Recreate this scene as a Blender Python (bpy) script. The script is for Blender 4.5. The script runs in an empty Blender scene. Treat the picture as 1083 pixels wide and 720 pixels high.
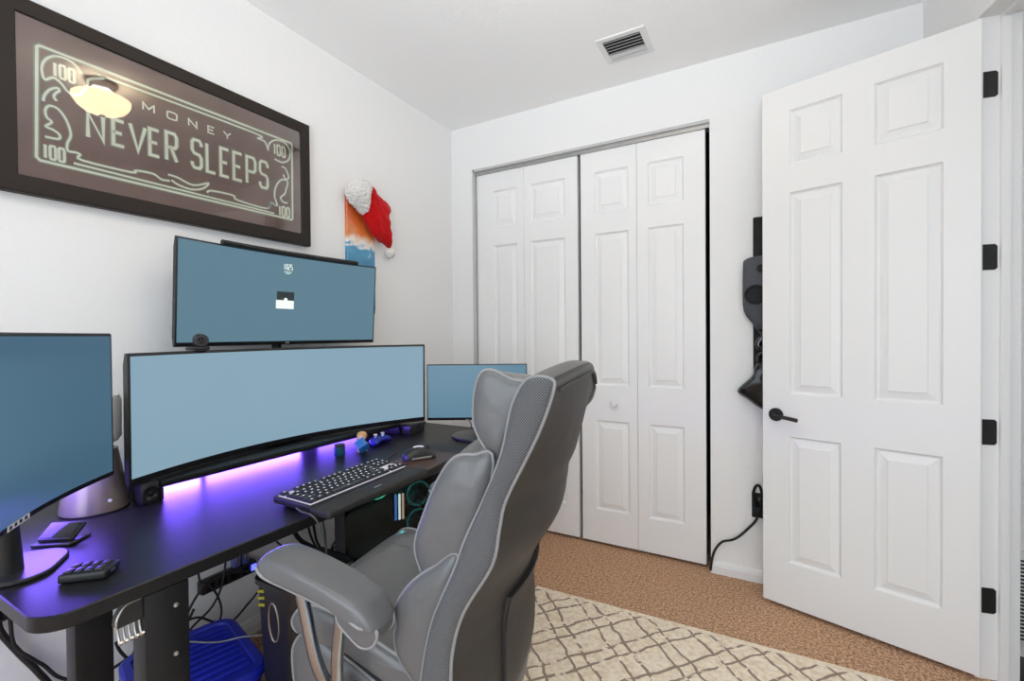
import bpy, bmesh, math, random
from mathutils import Vector, Matrix, Euler
random.seed(7)
SC = bpy.context.scene
COL = SC.collection
PI = math.pi
def V(*a): return Vector(a)

# ------------------------------------------------------------------ camera, light, exposure
cam_d = bpy.data.cameras.new('camera'); cam = bpy.data.objects.new('camera', cam_d); COL.objects.link(cam)
FPX, YAW, PITCH, ROLL, HC = 489.5, math.radians(29.04), math.radians(-.69), math.radians(-.5), 1.10
cam_d.sensor_width = 36; cam_d.lens = FPX / 1083 * 36; cam_d.clip_start = .02
_f = V(-math.sin(YAW)*math.cos(PITCH), math.cos(YAW)*math.cos(PITCH), math.sin(PITCH))
_r0 = V(math.cos(YAW), math.sin(YAW), 0); _u0 = _r0.cross(_f)
_r = math.cos(ROLL)*_r0 + math.sin(ROLL)*_u0; _u = -math.sin(ROLL)*_r0 + math.cos(ROLL)*_u0
m = Matrix.Identity(4)
for i in range(3): m[i][0], m[i][1], m[i][2], m[i][3] = _r[i], _u[i], -_f[i], (0, 0, HC)[i]
cam.matrix_world = m
SC.camera = cam

SC.view_settings.view_transform = 'Standard'
SC.view_settings.look = 'None'
SC.view_settings.exposure = 0.2
SC.view_settings.gamma = 1.0
SC.view_settings.use_curve_mapping = False
try:
    SC.cycles.max_bounces = 10; SC.cycles.diffuse_bounces = 7; SC.cycles.glossy_bounces = 5; SC.cycles.transparent_max_bounces = 10
    SC.cycles.sample_clamp_indirect = 6
except Exception: pass

W = bpy.data.worlds.new('daylight'); SC.world = W; W.use_nodes = True
bg = W.node_tree.nodes['Background']; bg.inputs[0].default_value = (.85, .93, 1, 1); bg.inputs[1].default_value = 1.0

def area(name, loc, target, sx, sy, power, col=(1, 1, 1), spread=180):
    d = bpy.data.lights.new(name, 'AREA'); d.shape = 'RECTANGLE'; d.size = sx; d.size_y = sy; d.energy = power; d.color = col
    d.spread = math.radians(spread)
    o = bpy.data.objects.new(name, d); COL.objects.link(o); o.location = loc
    o.rotation_euler = (Vector(target)-Vector(loc)).to_track_quat('-Z', 'Y').to_euler()
    return o
# fill lamp added at the unseen window behind the photographer
area('rear_fill', (-.05, -1.36, 1.2), (-.15, 2.0, -.5), 2.1, 1.8, 32, (.83, .925, 1))
# the photographer's flash bounced off the ceiling
area('bounce_flash', (.1, -.7, 1.3), (-.3, .3, 2.34), .5, .5, 10.5, (.87, .945, 1), 80)
# lamp added to brighten the hallway beyond the open door
area('hallway_fill', (1.75, 1.2, 2.1), (.9, 2.0, .8), .6, .6, 2.2, (1, .98, .95))
# purple LED strips: below the riser shelf and on the back of the left screen
PURPLE = (.17, .085, 1)
area('riser_led', (-1.57, .98, .694), (-1.20, .98, .655), .34, .018, 2.1, PURPLE)
area('riser_led', (-1.57, .73, .694), (-1.20, .70, .655), .12, .018, 1.1, PURPLE)
area('riser_led', (-1.57, 1.33, .694), (-1.20, 1.33, .655), .20, .018, .45, PURPLE)
area('screen_led', (-1.42, .30, .768), (-1.36, .31, .67), .40, .10, 2.6, PURPLE)

# ------------------------------------------------------------------ materials
def mat(name, col, rough=.5, metal=0, spec=.5, coat=0, emit=None, es=0, sheen=0):
    M = bpy.data.materials.new(name); M.use_nodes = True
    b = M.node_tree.nodes['Principled BSDF']
    b.inputs['Base Color'].default_value = (*col, 1); b.inputs['Roughness'].default_value = rough
    b.inputs['Metallic'].default_value = metal; b.inputs['Specular IOR Level'].default_value = spec
    b.inputs['Coat Weight'].default_value = coat; b.inputs['Coat Roughness'].default_value = .05
    b.inputs['Sheen Weight'].default_value = sheen
    if emit: b.inputs['Emission Color'].default_value = (*emit, 1); b.inputs['Emission Strength'].default_value = es
    return M
def nodes(M): return M.node_tree.nodes, M.node_tree.links, M.node_tree.nodes['Principled BSDF']
def add_bump(M, scale, strength, dist=.01, detail=4, kind='noise', stretch=None, chain=None):
    n, l, b = nodes(M)
    tc = n.new('ShaderNodeTexCoord'); src = tc.outputs['Object']
    if stretch:
        mp = n.new('ShaderNodeMapping'); mp.inputs['Scale'].default_value = stretch; l.new(src, mp.inputs[0]); src = mp.outputs[0]
    if kind == 'noise': t = n.new('ShaderNodeTexNoise'); t.inputs['Scale'].default_value = scale; t.inputs['Detail'].default_value = detail; out = t.outputs[0]
    elif kind == 'voronoi': t = n.new('ShaderNodeTexVoronoi'); t.inputs['Scale'].default_value = scale; out = t.outputs[0]
    l.new(src, t.inputs['Vector'])
    bp = n.new('ShaderNodeBump'); bp.inputs['Strength'].default_value = strength; bp.inputs['Distance'].default_value = dist
    l.new(out, bp.inputs['Height'])
    if b.inputs['Normal'].is_linked: l.new(b.inputs['Normal'].links[0].from_socket, bp.inputs['Normal'])
    l.new(bp.outputs[0], b.inputs['Normal'])
    return t
def add_ramp(M, tex, stops, target='Base Color'):
    n, l, b = nodes(M)
    r = n.new('ShaderNodeValToRGB'); e = r.color_ramp.elements
    while len(e) < len(stops): e.new(.5)
    for i, (p, c) in enumerate(stops): e[i].position = p; e[i].color = (*c, 1)
    l.new(tex.outputs[0], r.inputs[0]); l.new(r.outputs[0], b.inputs[target]); return r

m_wall = mat('painted_drywall', (.815, .815, .815), .75, spec=.25); add_bump(m_wall, 55, .18, .006, 6)
m_ceil = mat('ceiling_paint', (.90, .90, .90), .85, spec=.2); add_bump(m_ceil, 60, .15, .006, 5)
m_trim = mat('white_trim_paint', (.80, .80, .80), .38, spec=.4)
m_door = mat('white_door_paint', (.785, .785, .785), .40, spec=.4); add_bump(m_door, 60, .12, .003, 6, stretch=(4, 4, .35))
m_bifold = mat('bifold_paint', (.83, .83, .835), .45, spec=.4); add_bump(m_bifold, 60, .06, .003, 6, stretch=(4, 4, .35))
m_dark = mat('closet_dark', (.03, .03, .03), .9)  # near-black: shade of closet, duct and slots in the colour; fan blades too
m_track = mat('track_steel', (.45, .45, .45), .4, .8)
m_black = mat('black_plastic', (.014, .014, .015), .42)
m_blackm = mat('black_metal', (.010, .010, .011), .45, .3)
m_blacks = mat('black_satin', (.022, .022, .024), .3)
m_gloss = mat('black_gloss', (.008, .008, .009), .12)
m_rubber = mat('cable_rubber', (.012, .012, .012), .6)
m_chrome = mat('chrome', (.40, .44, .48), .24, 1)
m_white = mat('white_plastic', (.75, .75, .75), .4)
m_steel = mat('brushed_steel', (.55, .54, .52), .35, 1)
m_hinge = mat('black_hinge', (.012, .012, .011), .5, .2)

m_carpet = mat('brown_carpet', (.30, .17, .10), .95, spec=.05)
def carpet_nodes():
    n, l, b = nodes(m_carpet)
    t = add_bump(m_carpet, 105, .6, .018, 6)
    t2 = add_bump(m_carpet, 230, .6, .01, 3)
    r = n.new('ShaderNodeValToRGB'); e = r.color_ramp.elements; e[0].position = .36; e[0].color = (.17, .080, .040, 1); e[1].position = .62; e[1].color = (.95, .60, .385, 1)
    x = n.new('ShaderNodeMath'); x.operation = 'MULTIPLY_ADD'; x.inputs[1].default_value = .5
    y = n.new('ShaderNodeMath'); y.operation = 'MULTIPLY'; y.inputs[1].default_value = .5
    l.new(t.outputs[0], x.inputs[0]); l.new(t2.outputs[0], y.inputs[0]); l.new(y.outputs[0], x.inputs[2]); l.new(x.outputs[0], r.inputs[0]); l.new(r.outputs[0], b.inputs['Base Color'])
carpet_nodes()

m_leather = mat('grey_leather', (.115, .117, .121), .33, spec=.5)
add_bump(m_leather, 260, .12, .002, 3); add_bump(m_leather, 15, .2, .02, 2)
m_leatherd = mat('dark_grey_leather', (.036, .032, .029), .5, spec=.32)
add_bump(m_leatherd, 260, .10, .002, 3); add_bump(m_leatherd, 7, .2, .02, 2)
m_topl = mat('top_band_leather', (.085, .080, .076), .45); add_bump(m_topl, 260, .1, .002, 3)
m_pipe = mat('piping_highlight_leather', (.23, .23, .235), .36)  # paler than the leather; the piping's highlight is put into its colour
m_mesh = mat('woven_mesh_fabric', (.2, .2, .21), .7, spec=.3)
def mesh_nodes():
    n, l, bs = nodes(m_mesh); tc = n.new('ShaderNodeTexCoord'); out = []
    for rz in (0, PI/2):
        mp = n.new('ShaderNodeMapping'); mp.inputs['Rotation'].default_value = (0, PI/4+rz, 0); l.new(tc.outputs['Object'], mp.inputs[0])
        w = n.new('ShaderNodeTexWave'); w.inputs['Scale'].default_value = 105; w.inputs['Distortion'].default_value = .6; w.inputs['Detail'].default_value = 1; l.new(mp.outputs[0], w.inputs['Vector']); out.append(w.outputs['Fac'])
    x = n.new('ShaderNodeMath'); x.operation = 'MULTIPLY'; l.new(out[0], x.inputs[0]); l.new(out[1], x.inputs[1])
    r = n.new('ShaderNodeValToRGB'); e = r.color_ramp.elements; e[0].position = .05; e[0].color = (.055, .057, .062, 1); e[1].position = .6; e[1].color = (.20, .205, .215, 1); l.new(x.outputs[0], r.inputs[0]); l.new(r.outputs[0], bs.inputs['Base Color'])
    bp = n.new('ShaderNodeBump'); bp.inputs['Strength'].default_value = .5; bp.inputs['Distance'].default_value = .002; l.new(x.outputs[0], bp.inputs['Height']); l.new(bp.outputs[0], bs.inputs['Normal'])
mesh_nodes()

m_desk = mat('black_desk_laminate', (.011, .0105, .011), .36, spec=.28); add_bump(m_desk, 90, .05, .002, 5, stretch=(6, .5, 1))
m_bezel = mat('monitor_bezel', (.012, .012, .013), .45)
def screen(name, col, s=1.0):
    return mat(name, (.006, .006, .007), .28, spec=.35, emit=col, es=s)

# ------------------------------------------------------------------ mesh helper
class MB:
    def __init__(s): s.bm = bmesh.new()
    def _rot(s, vs, M): bmesh.ops.transform(s.bm, matrix=M, verts=vs)
    def box(s, lo, hi, bev=0, seg=2, M=None):
        r = bmesh.ops.create_cube(s.bm, size=1); vs = r['verts']
        c = [(lo[i]+hi[i])/2 for i in range(3)]; d = [hi[i]-lo[i] for i in range(3)]
        for v in vs: v.co = Vector((c[0]+v.co.x*d[0], c[1]+v.co.y*d[1], c[2]+v.co.z*d[2]))
        if bev:
            es = list({e for v in vs for e in v.link_edges})
            g = bmesh.ops.bevel(s.bm, geom=es, offset=bev, segments=seg, profile=.5, affect='EDGES')
            vs = list({v for f in g['faces'] for v in f.verts} | {v for v in vs if v.is_valid})
        if M: bmesh.ops.transform(s.bm, matrix=M, verts=[v for v in vs if v.is_valid])
        return s
    def loft(s, rings, closed=True, caps=True):
        rows = [[s.bm.verts.new(p) for p in r] for r in rings]
        n = len(rows[0])
        for a, b in zip(rows, rows[1:]):
            for i in range(n if closed else n-1):
                j = (i+1) % n
                try: s.bm.faces.new((a[i], a[j], b[j], b[i]))
                except ValueError: pass
        if caps and closed:
            try: s.bm.faces.new(list(reversed(rows[0]))); s.bm.faces.new(rows[-1])
            except ValueError: pass
        return s
    def tube(s, pts, r, n=8, smooth=True, closed=False, sub=6):
        P = [Vector(p) for p in pts]
        if smooth and len(P) > 2: P = catmull(P, sub, closed)
        m_ = len(P); rings = []
        T = []
        for i in range(m_):
            if closed: t = P[(i+1) % m_]-P[i-1]
            else: t = P[min(i+1, m_-1)]-P[max(i-1, 0)]
            T.append(t.normalized() if t.length > 1e-9 else V(0, 0, 1))
        up = V(0, 0, 1) if abs(T[0].z) < .9 else V(1, 0, 0)
        x = T[0].cross(up).normalized()
        for i in range(m_):
            x = (x - T[i]*x.dot(T[i]))
            x = x.normalized() if x.length > 1e-6 else T[i].orthogonal().normalized()
            y = T[i].cross(x)
            rr = r(i/(m_-1)) if callable(r) else r
            rings.append([P[i]+x*(rr*math.cos(2*PI*k/n))+y*(rr*math.sin(2*PI*k/n)) for k in range(n)])
        if closed: rings.append(rings[0]); return s.loft_closed(rings[:-1])
        return s.loft(rings)
    def loft_closed(s, rings):
        rows = [[s.bm.verts.new(p) for p in r] for r in rings]; n = len(rows[0]); m_ = len(rows)
        for k in range(m_):
            a, b = rows[k], rows[(k+1) % m_]
            for i in range(n):
                j = (i+1) % n
                s.bm.faces.new((a[i], a[j], b[j], b[i]))
        return s
    def lathe(s, prof, c=(0, 0, 0), n=32, M=None):
        rings = []
        for r, z in prof:
            rings.append([V(c[0]+max(r, 1e-4)*math.cos(2*PI*k/n), c[1]+max(r, 1e-4)*math.sin(2*PI*k/n), c[2]+z) for k in range(n)])
        if M: rings = [[M @ p for p in rr] for rr in rings]
        return s.loft(rings)
    def cyl(s, p0, p1, r, n=20, r1=None):
        p0, p1 = Vector(p0), Vector(p1); t = (p1-p0).normalized(); x = t.orthogonal().normalized(); y = t.cross(x)
        r1 = r if r1 is None else r1
        return s.loft([[p+x*(q*math.cos(2*PI*k/n))+y*(q*math.sin(2*PI*k/n)) for k in range(n)] for p, q in ((p0, r), (p1, r1))])
    def prism(s, poly, lift):     # poly: list of 3D pts, lift: vector
        L = Vector(lift); a = [Vector(p) for p in poly]
        return s.loft([a, [p+L for p in a]])
    def ball(s, c, r, sc=(1, 1, 1), u=20, v=12):
        q = bmesh.ops.create_uvsphere(s.bm, u_segments=u, v_segments=v, radius=r)['verts']
        for p in q: p.co = Vector((c[0]+p.co.x*sc[0], c[1]+p.co.y*sc[1], c[2]+p.co.z*sc[2]))
        return s
    def build(s, name, M, parent=None, origin=None, world=False, angle=35, smooth=True):
        bm = s.bm; bmesh.ops.recalc_face_normals(bm, faces=bm.faces[:])
        if parent is not None and world: bmesh.ops.transform(bm, matrix=XF[parent.name].inverted(), verts=bm.verts[:])
        if parent is None and origin is not None: bmesh.ops.translate(bm, vec=-Vector(origin), verts=bm.verts[:])
        me = bpy.data.meshes.new(name); bm.to_mesh(me); bm.free()
        me.materials.append(M)
        if smooth:
            for p in me.polygons: p.use_smooth = True
            me.set_sharp_from_angle(angle=math.radians(angle))
        o = bpy.data.objects.new(name, me); COL.objects.link(o)
        if parent is not None: o.parent = parent; XF[o.name] = XF[parent.name].copy()
        else:
            if origin is not None: o.location = origin
            XF[o.name] = Matrix.Translation(Vector(origin) if origin is not None else V(0, 0, 0))
        return o
XF = {}
def catmull(P, sub=6, closed=False):
    out = []; n = len(P)
    rng = n if closed else n-1
    for i in range(rng):
        if closed: p0, p1, p2, p3 = P[i-1], P[i], P[(i+1) % n], P[(i+2) % n]
        else: p0, p1, p2, p3 = P[max(i-1, 0)], P[i], P[i+1], P[min(i+2, n-1)]
        for k in range(sub):
            t = k/sub; t2 = t*t; t3 = t2*t
            out.append(.5*((2*p1)+(p2-p0)*t+(2*p0-5*p1+4*p2-p3)*t2+(3*p1-p0-3*p2+p3)*t3))
    if not closed: out.append(P[-1].copy())
    return out
def thing(name, label, cat, loc=(0, 0, 0), rz=0, group=None, kind=None):
    o = bpy.data.objects.new(name, None); COL.objects.link(o); o.location = loc; o.rotation_euler = (0, 0, rz); o.empty_display_size = .05
    XF[o.name] = Matrix.Translation(Vector(loc)) @ Matrix.Rotation(rz, 4, 'Z')
    return tag(o, label, cat, group, kind)
def tag(o, label=None, cat=None, group=None, kind=None):
    if label: o['label'] = label
    if cat: o['category'] = cat
    if group: o['group'] = group
    if kind: o['kind'] = kind
    return o
def struct(name, mb, M, origin=None, label=None, **k):
    return tag(mb.build(name, M, origin=origin, **k), label, None, None, 'structure')

# ------------------------------------------------------------------ room
XL, YB, H = -1.689, 2.302, 2.343
YR = -1.40                                   # wall behind the photographer
P0 = V(.512, YB, 0); E_ = V(.1962, -.9806, 0); OUT = V(.9806, .1962, 0)   # door wall: start, direction, outward
def RW(s, o=0, z=0): p = P0+E_*s+OUT*o; return V(p.x, p.y, z)
SE = (YB-YR)/.9806
T = .12; TW = .106
b = MB(); b.box((XL-.2, YR-.2, -.06), (2.2, 3.2, 0)); struct('floor', b, m_carpet, label='brown shag carpet covering the floor')
b = MB(); b.box((XL-.2, YR-.2, H), (2.2, 3.2, H+.06)); struct('ceiling', b, m_ceil, label='flat white painted ceiling')
b = MB(); b.box((XL-T, YR-T, 0), (XL, YB+.75, H)); struct('wall_left', b, m_wall, label='white wall behind the desk')
# back wall with closet opening
CX0, CX1, CZ = -1.528, -.236, 2.068
b = MB()
b.box((XL, YB, 0), (CX0, YB+T, H)); b.box((CX0, YB, CZ), (CX1, YB+T, H)); b.box((CX1, YB, 0), (P0.x+.03, YB+T, H))
struct('wall_back', b, m_wall, label='white wall holding the closet')
b = MB(); b.box((XL, YB+.70, 0), (.5, YB+.75, H)); b.box((CX1+.2, YB+T, 0), (CX1+.25, YB+.7, H)); struct('wall_closet', b, m_dark)  # closet walls near black, interior shade put into the colour
# angled wall with the doorway
D0, D1, DZ = .3215, .965, 2.075
def wallseg(b, s0, s1, z0, z1):
    b.loft([[RW(s0, 0, z0), RW(s1, 0, z0), RW(s1, TW, z0), RW(s0, TW, z0)], [RW(s0, 0, z1), RW(s1, 0, z1), RW(s1, TW, z1), RW(s0, TW, z1)]])
b = MB(); wallseg(b, 0, D0-.02, 0, H); wallseg(b, D0-.02, D1+.02, DZ+.02, H); wallseg(b, D1+.02, SE+.2, 0, H)
struct('wall_right', b, m_wall, label='white angled wall with the doorway')
# jamb: lining and stop
def jambbox(b, s0, s1, o0, o1, z0, z1, bev=0):
    b.loft([[RW(s0, o0, z0), RW(s1, o0, z0), RW(s1, o1, z0), RW(s0, o1, z0)], [RW(s0, o0, z1), RW(s1, o0, z1), RW(s1, o1, z1), RW(s0, o1, z1)]])
b = MB()
jambbox(b, D0-.02, D0, -.004, TW+.001, 0, DZ+.02); jambbox(b, D1, D1+.02, -.004, TW+.001, 0, DZ+.02); jambbox(b, D0, D1, -.004, TW+.001, DZ, DZ+.02)
jambbox(b, D0, D0+.011, .052, .075, 0, DZ); jambbox(b, D1-.011, D1, .052, .075, 0, DZ); jambbox(b, D0+.011, D1-.011, .052, .075, DZ-.011, DZ)
struct('trim_1', b, m_trim, label='white door jamb with raised stop')
# hallway beyond
b = MB(); b.loft([[RW(.14, TW, .002), RW(SE-1.2, TW, .002), RW(SE-1.2, 1.3, .002), RW(.14, 1.3, .002)], [RW(D0, T, .006), RW(SE-1.2, TW, .006), RW(SE-1.2, 1.3, .006), RW(.14, 1.3, .006)]])
m_hall = mat('hall_floor_wood', (.035, .028, .022), .4); add_bump(m_hall, 20, .1)
struct('floor_hallway', b, m_hall, label='dark floor of the hallway')
b = MB(); b.box((.655, 2.18, 0), (2.2, 2.27, H)); b.box((2.1, -.2, 0), (2.2, 2.18, H)); struct('wall_hallway', b, m_wall, label='white hallway wall')
# rear wall; its unseen window is added and sized for the fill lamp
b = MB(); WX0, WX1, WZ0, WZ1 = -1.15, 1.05, .25, 2.15
b.box((XL, YR-T, 0), (WX0, YR, H)); b.box((WX0, YR-T, 0), (WX1, YR, WZ0)); b.box((WX0, YR-T, WZ1), (WX1, YR, H)); b.box((WX1, YR-T, 0), (2.1, YR, H))
struct('wall_rear', b, m_wall)
b = MB()
for x0, x1, z0, z1 in ((WX0, WX1, WZ0, WZ0+.04), (WX0, WX1, WZ1-.04, WZ1), (WX0, WX0+.04, WZ0, WZ1), (WX1-.04, WX1, WZ0, WZ1)):
    b.box((x0, YR-.1, z0), (x1, YR-.06, z1))
struct('added_window_1', b, m_trim)  # unseen window frame, added to go with the fill lamp

# baseboards
def base_prof(x, z0=0): return [(0, 0), (.013, 0), (.013, .045), (.010, .052), (.008, .054), (.006, .060), (0, .062)]
def baseboard(name, p, q, n):   # n: into the room
    p, q, n = Vector(p), Vector(q), Vector(n)
    prof = [(0, 0), (.014, 0), (.014, .034), (.011, .037), (.011, .043), (.007, .052), (0, .054)]
    b = MB(); b.loft([[e+n*a+V(0, 0, z) for a, z in prof] for e in (p, q)])
    return struct(name, b, m_trim)
baseboard('baseboard_left', (XL, YR, 0), (XL, YB, 0), (1, 0, 0))
baseboard('baseboard_back', (CX1, YB, 0), (P0.x, YB, 0), (0, -1, 0))
baseboard('baseboard_corner', (XL+.014, YB, 0), (CX0, YB, 0), (0, -1, 0))
baseboard('baseboard_right', RW(.01), RW(D0-.022), -OUT)

# ------------------------------------------------------------------ panel doors
def panel_leaf(b, x0, x1, z0, z1, y, th, rects, side=-1, both=True):
    """slab whose face at y has moulded raised panels; side: direction of the face along y"""
    for sgn, yf in ((side, y), (-side, y-side*th)) if both else ((side, y),):
        xs = sorted({x0, x1} | {r[0] for r in rects} | {r[1] for r in rects}); zs = sorted({z0, z1} | {r[2] for r in rects} | {r[3] for r in rects})
        for i in range(len(xs)-1):
            for k in range(len(zs)-1):
                cx, cz = (xs[i]+xs[i+1])/2, (zs[k]+zs[k+1])/2
                if any(r[0] < cx < r[1] and r[2] < cz < r[3] for r in rects): continue
                b.bm.faces.new([b.bm.verts.new((x, yf, z)) for x, z in ((xs[i], zs[k]), (xs[i+1], zs[k]), (xs[i+1], zs[k+1]), (xs[i], zs[k+1]))])
        for r in rects:
            def ring(ins, dep): return [V(x, yf-sgn*dep, z) for x, z in ((r[0]+ins, r[2]+ins), (r[1]-ins, r[2]+ins), (r[1]-ins, r[3]-ins), (r[0]+ins, r[3]-ins))]
            rows = [ring(0, 0), ring(.003, .005), ring(.007, .010), ring(.011, .011), ring(.036, .003), ring(.0375, .0005)]
            vs = [[b.bm.verts.new(p) for p in q] for q in rows]
            for a, c in zip(vs, vs[1:]):
                for i in range(4): b.bm.faces.new((a[i], a[(i+1) % 4], c[(i+1) % 4], c[i]))
            b.bm.faces.new(vs[-1])
    ya, yb = y, y-side*th
    for (xa, za, xb, zb) in ((x0, z0, x1, z0), (x1, z0, x1, z1), (x1, z1, x0, z1), (x0, z1, x0, z0)):
        b.bm.faces.new([b.bm.verts.new(p) for p in ((xa, ya, za), (xb, ya, zb), (xb, yb, zb), (xa, yb, za))])
    bmesh.ops.remove_doubles(b.bm, verts=b.bm.verts[:], dist=.0004)

ROWS = [(1.728, 1.940), (.835, 1.622), (.185, .652)]
def leaf_obj(parent, xa, xb, px0, px1, tilt=0):
    b = MB(); panel_leaf(b, xa, xb, .016, 2.045, YB+.020, .032, [(px0, px1, z0, z1) for z0, z1 in ROWS])
    if tilt:
        c = V(xa, YB+.03, 0); Mx = Matrix.Translation(c) @ Matrix.Rotation(tilt, 4, 'Z') @ Matrix.Translation(-c); bmesh.ops.transform(b.bm, matrix=Mx, verts=b.bm.verts[:])
    return b.build('leaf', m_bifold, parent, world=True, smooth=False)
d = thing('door_2', 'left pair of white closet bifold doors, mostly behind the monitors', 'closet door', (-1.2, YB, 0), kind='structure')
leaf_obj(d, -1.519, -1.207, -1.405, -1.250); leaf_obj(d, -1.205, -.886, -1.166, -.958)
d = thing('door_3', 'right pair of white closet bifold doors with round knob', 'closet door', (-.55, YB, 0), kind='structure')
leaf_obj(d, -.868, -.575, -.792, -.616); leaf_obj(d, -.573, -.258, -.519, -.353)
b = MB(); b.lathe([(.0, 0), (.008, 0), (.007, .012), (.016, .018), (.019, .026), (.016, .034), (0, .038)], n=24, M=Matrix.Translation((-.690, YB+.0195, .746)) @ Matrix.Rotation(PI/2, 4, 'X'))
b.build('knob', m_white, d, world=True)
b = MB(); b.box((CX0, YB+.010, CZ-.022), (CX1, YB+.06, CZ)); struct('trim_2', b, m_track, label='metal bifold track at the top of the closet')
b = MB(); b.box((CX0-.006, YB-.005, CZ-.004), (CX1, YB+.02, CZ+.010)); b.box((CX0-.008, YB-.005, 0), (CX0+.004, YB+.02, CZ+.01))
struct('trim_3', b, mat('grey_corner_bead', (.52, .52, .52), .5), label='thin grey edging of the closet opening')

# open room door: hinge at the jamb, free edge towards the closet
HG = V(.5765, 1.9635, 0); FR = V(-.022, 2.143, 0); DW = (HG-FR).length
dang = math.atan2((HG-FR).y, (HG-FR).x)
dr = thing('door_1', 'open white six panel door with black lever at the right', 'door', FR, dang, kind='structure')
b = MB()
DR = [(.097, .268, 1.752, 1.966), (.361, .538, 1.752, 1.966), (.097, .268, .858, 1.647), (.361, .538, .858, 1.647), (.092, .264, .190, .692), (.361, .538, .190, .692)]
panel_leaf(b, 0, DW-.001, .016, 2.062, 0, .035, DR)
b.build('leaf', m_door, dr, smooth=False)
lv = MB(); lv.lathe([(0, 0), (.026, 0), (.026, .006), (.023, .009), (0, .009)], n=28, M=Matrix.Translation((.049, -.0005, .773)) @ Matrix.Rotation(PI/2, 4, 'X'))
lo = lv.build('door_handle', m_hinge, dr)
lv = MB(); lv.cyl((.049, -.008, .773), (.049, -.045, .773), .009); lv.build('spindle', m_hinge, lo)
lv = MB(); lv.tube([(.044, -.045, .773), (.075, -.047, .772), (.110, -.047, .768), (.135, -.046, .764)], .0075, 10); lv.build('lever', m_hinge, lo)
Mi = XF[dr.name].inverted()
for hz in (1.866, 1.330, .782, .250):
    b = MB()
    Q = [RW(D0+.0005, o, z) for o, z in ((.011, hz-.040), (.041, hz-.040), (.047, hz-.034), (.047, hz+.034), (.041, hz+.040), (.011, hz+.040))]
    b.prism(Q, E_*.002)
    bmesh.ops.transform(b.bm, matrix=Mi, verts=b.bm.verts[:])
    b.build('hinge', m_hinge, dr)

# ------------------------------------------------------------------ ceiling vent, hallway grille
v = thing('ceiling_vent', 'white louvered air vent set in the ceiling', 'vent', (-.54, 2.0, H))
def frame_loft(b, x0, x1, y0, y1, w, z, t):
    def rg(i, zz): return [V(x, y, zz) for x, y in ((x0+i, y0+i), (x1-i, y0+i), (x1-i, y1-i), (x0+i, y1-i))]
    b.loft_closed([rg(0, z), rg(.004, z-t), rg(w, z-t*1.2), rg(w, z)])
b = MB(); frame_loft(b, -.105, .105, -.098, .098, .026, 0, .005); b.build('frame', m_white, v, smooth=False)
for k in range(7):
    y = -.066+k*.021
    b = MB(); b.box((-.0785, -.0085, -.0008), (.0785, .0085, .0008), M=Matrix.Translation((0, y, -.0075)) @ Matrix.Rotation(math.radians(32 if k < 5 else -40), 4, 'X'))
    b.build('slat', mat('vent_slat', (.55, .55, .55), .5) if k == 0 else bpy.data.materials['vent_slat'], v)
b = MB(); b.box((-.079, -.072, -.0012), (.079, .072, -.0004)); b.build('duct_shade_plate', m_dark, v)  # dark plate painted as the shade inside the duct
g = thing('return_air_grille', 'white slotted return grille low on the hallway wall past the door', 'vent', (1.0, 2.18, .19))
b = MB(); b.box((-.29, -.012, -.15), (.29, -.0002, .17), .003); b.build('frame', m_white, g)
for k in range(22):
    b = MB(); b.box((-.272, -.0145, -.125+k*.0125), (.272, -.0122, -.119+k*.0125)); b.build('slot_shade_bar', m_dark, g)  # dark bars on the frame, the slots' shade put into their colour

# ------------------------------------------------------------------ framed neon print
pf = thing('picture_frame', 'large dark framed print of a glowing banknote outline with lettering', 'picture', (XL, .83, 1.474))
FY0, FY1, FZ0, FZ1 = .378, 1.280, 1.474, 1.972
IY0, IY1, IZ0, IZ1 = .424, 1.2375, 1.519, 1.930
m_frame = mat('espresso_frame', (.020, .014, .011), .5, spec=.3); add_bump(m_frame, 40, .1, .003, 4, stretch=(1, .2, 3))
b = MB()
def fr(y0, y1, z0, z1, x): return [V(x, y, z) for y, z in ((y0, z0), (y1, z0), (y1, z1), (y0, z1))]
b.loft_closed([fr(FY0, FY1, FZ0, FZ1, XL+.001), fr(FY0, FY1, FZ0, FZ1, XL+.028), fr(FY0+.003, FY1-.003, FZ0+.003, FZ1-.003, XL+.031), fr(IY0-.002, IY1+.002, IZ0-.002, IZ1+.002, XL+.031), fr(IY0, IY1, IZ0, IZ1, XL+.029), fr(IY0, IY1, IZ0, IZ1, XL+.001)])
b.build('frame', m_frame, pf, world=True, angle=20)
m_art = mat('print_paper', (.15, .10, .09), .55, spec=.2)
_t = add_bump(m_art, 7, .02, .001, 6); add_ramp(m_art, _t, [(.3, (.175, .105, .090)), (.7, (.26, .165, .150))])
AX = XL+.0235
b = MB(); b.box((XL+.002, IY0-.001, IZ0-.001), (AX, IY1+.001, IZ1+.001)); b.build('print', m_art, pf, world=True)
m_panelart = mat('print_green_tint', (.13, .135, .115), .55, spec=.2)
m_neon = mat('print_neon_line', (.93, .97, .84), .5, spec=.2)
m_halo = mat('print_neon_halo', (.27, .33, .26), .5, spec=.2)
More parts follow.
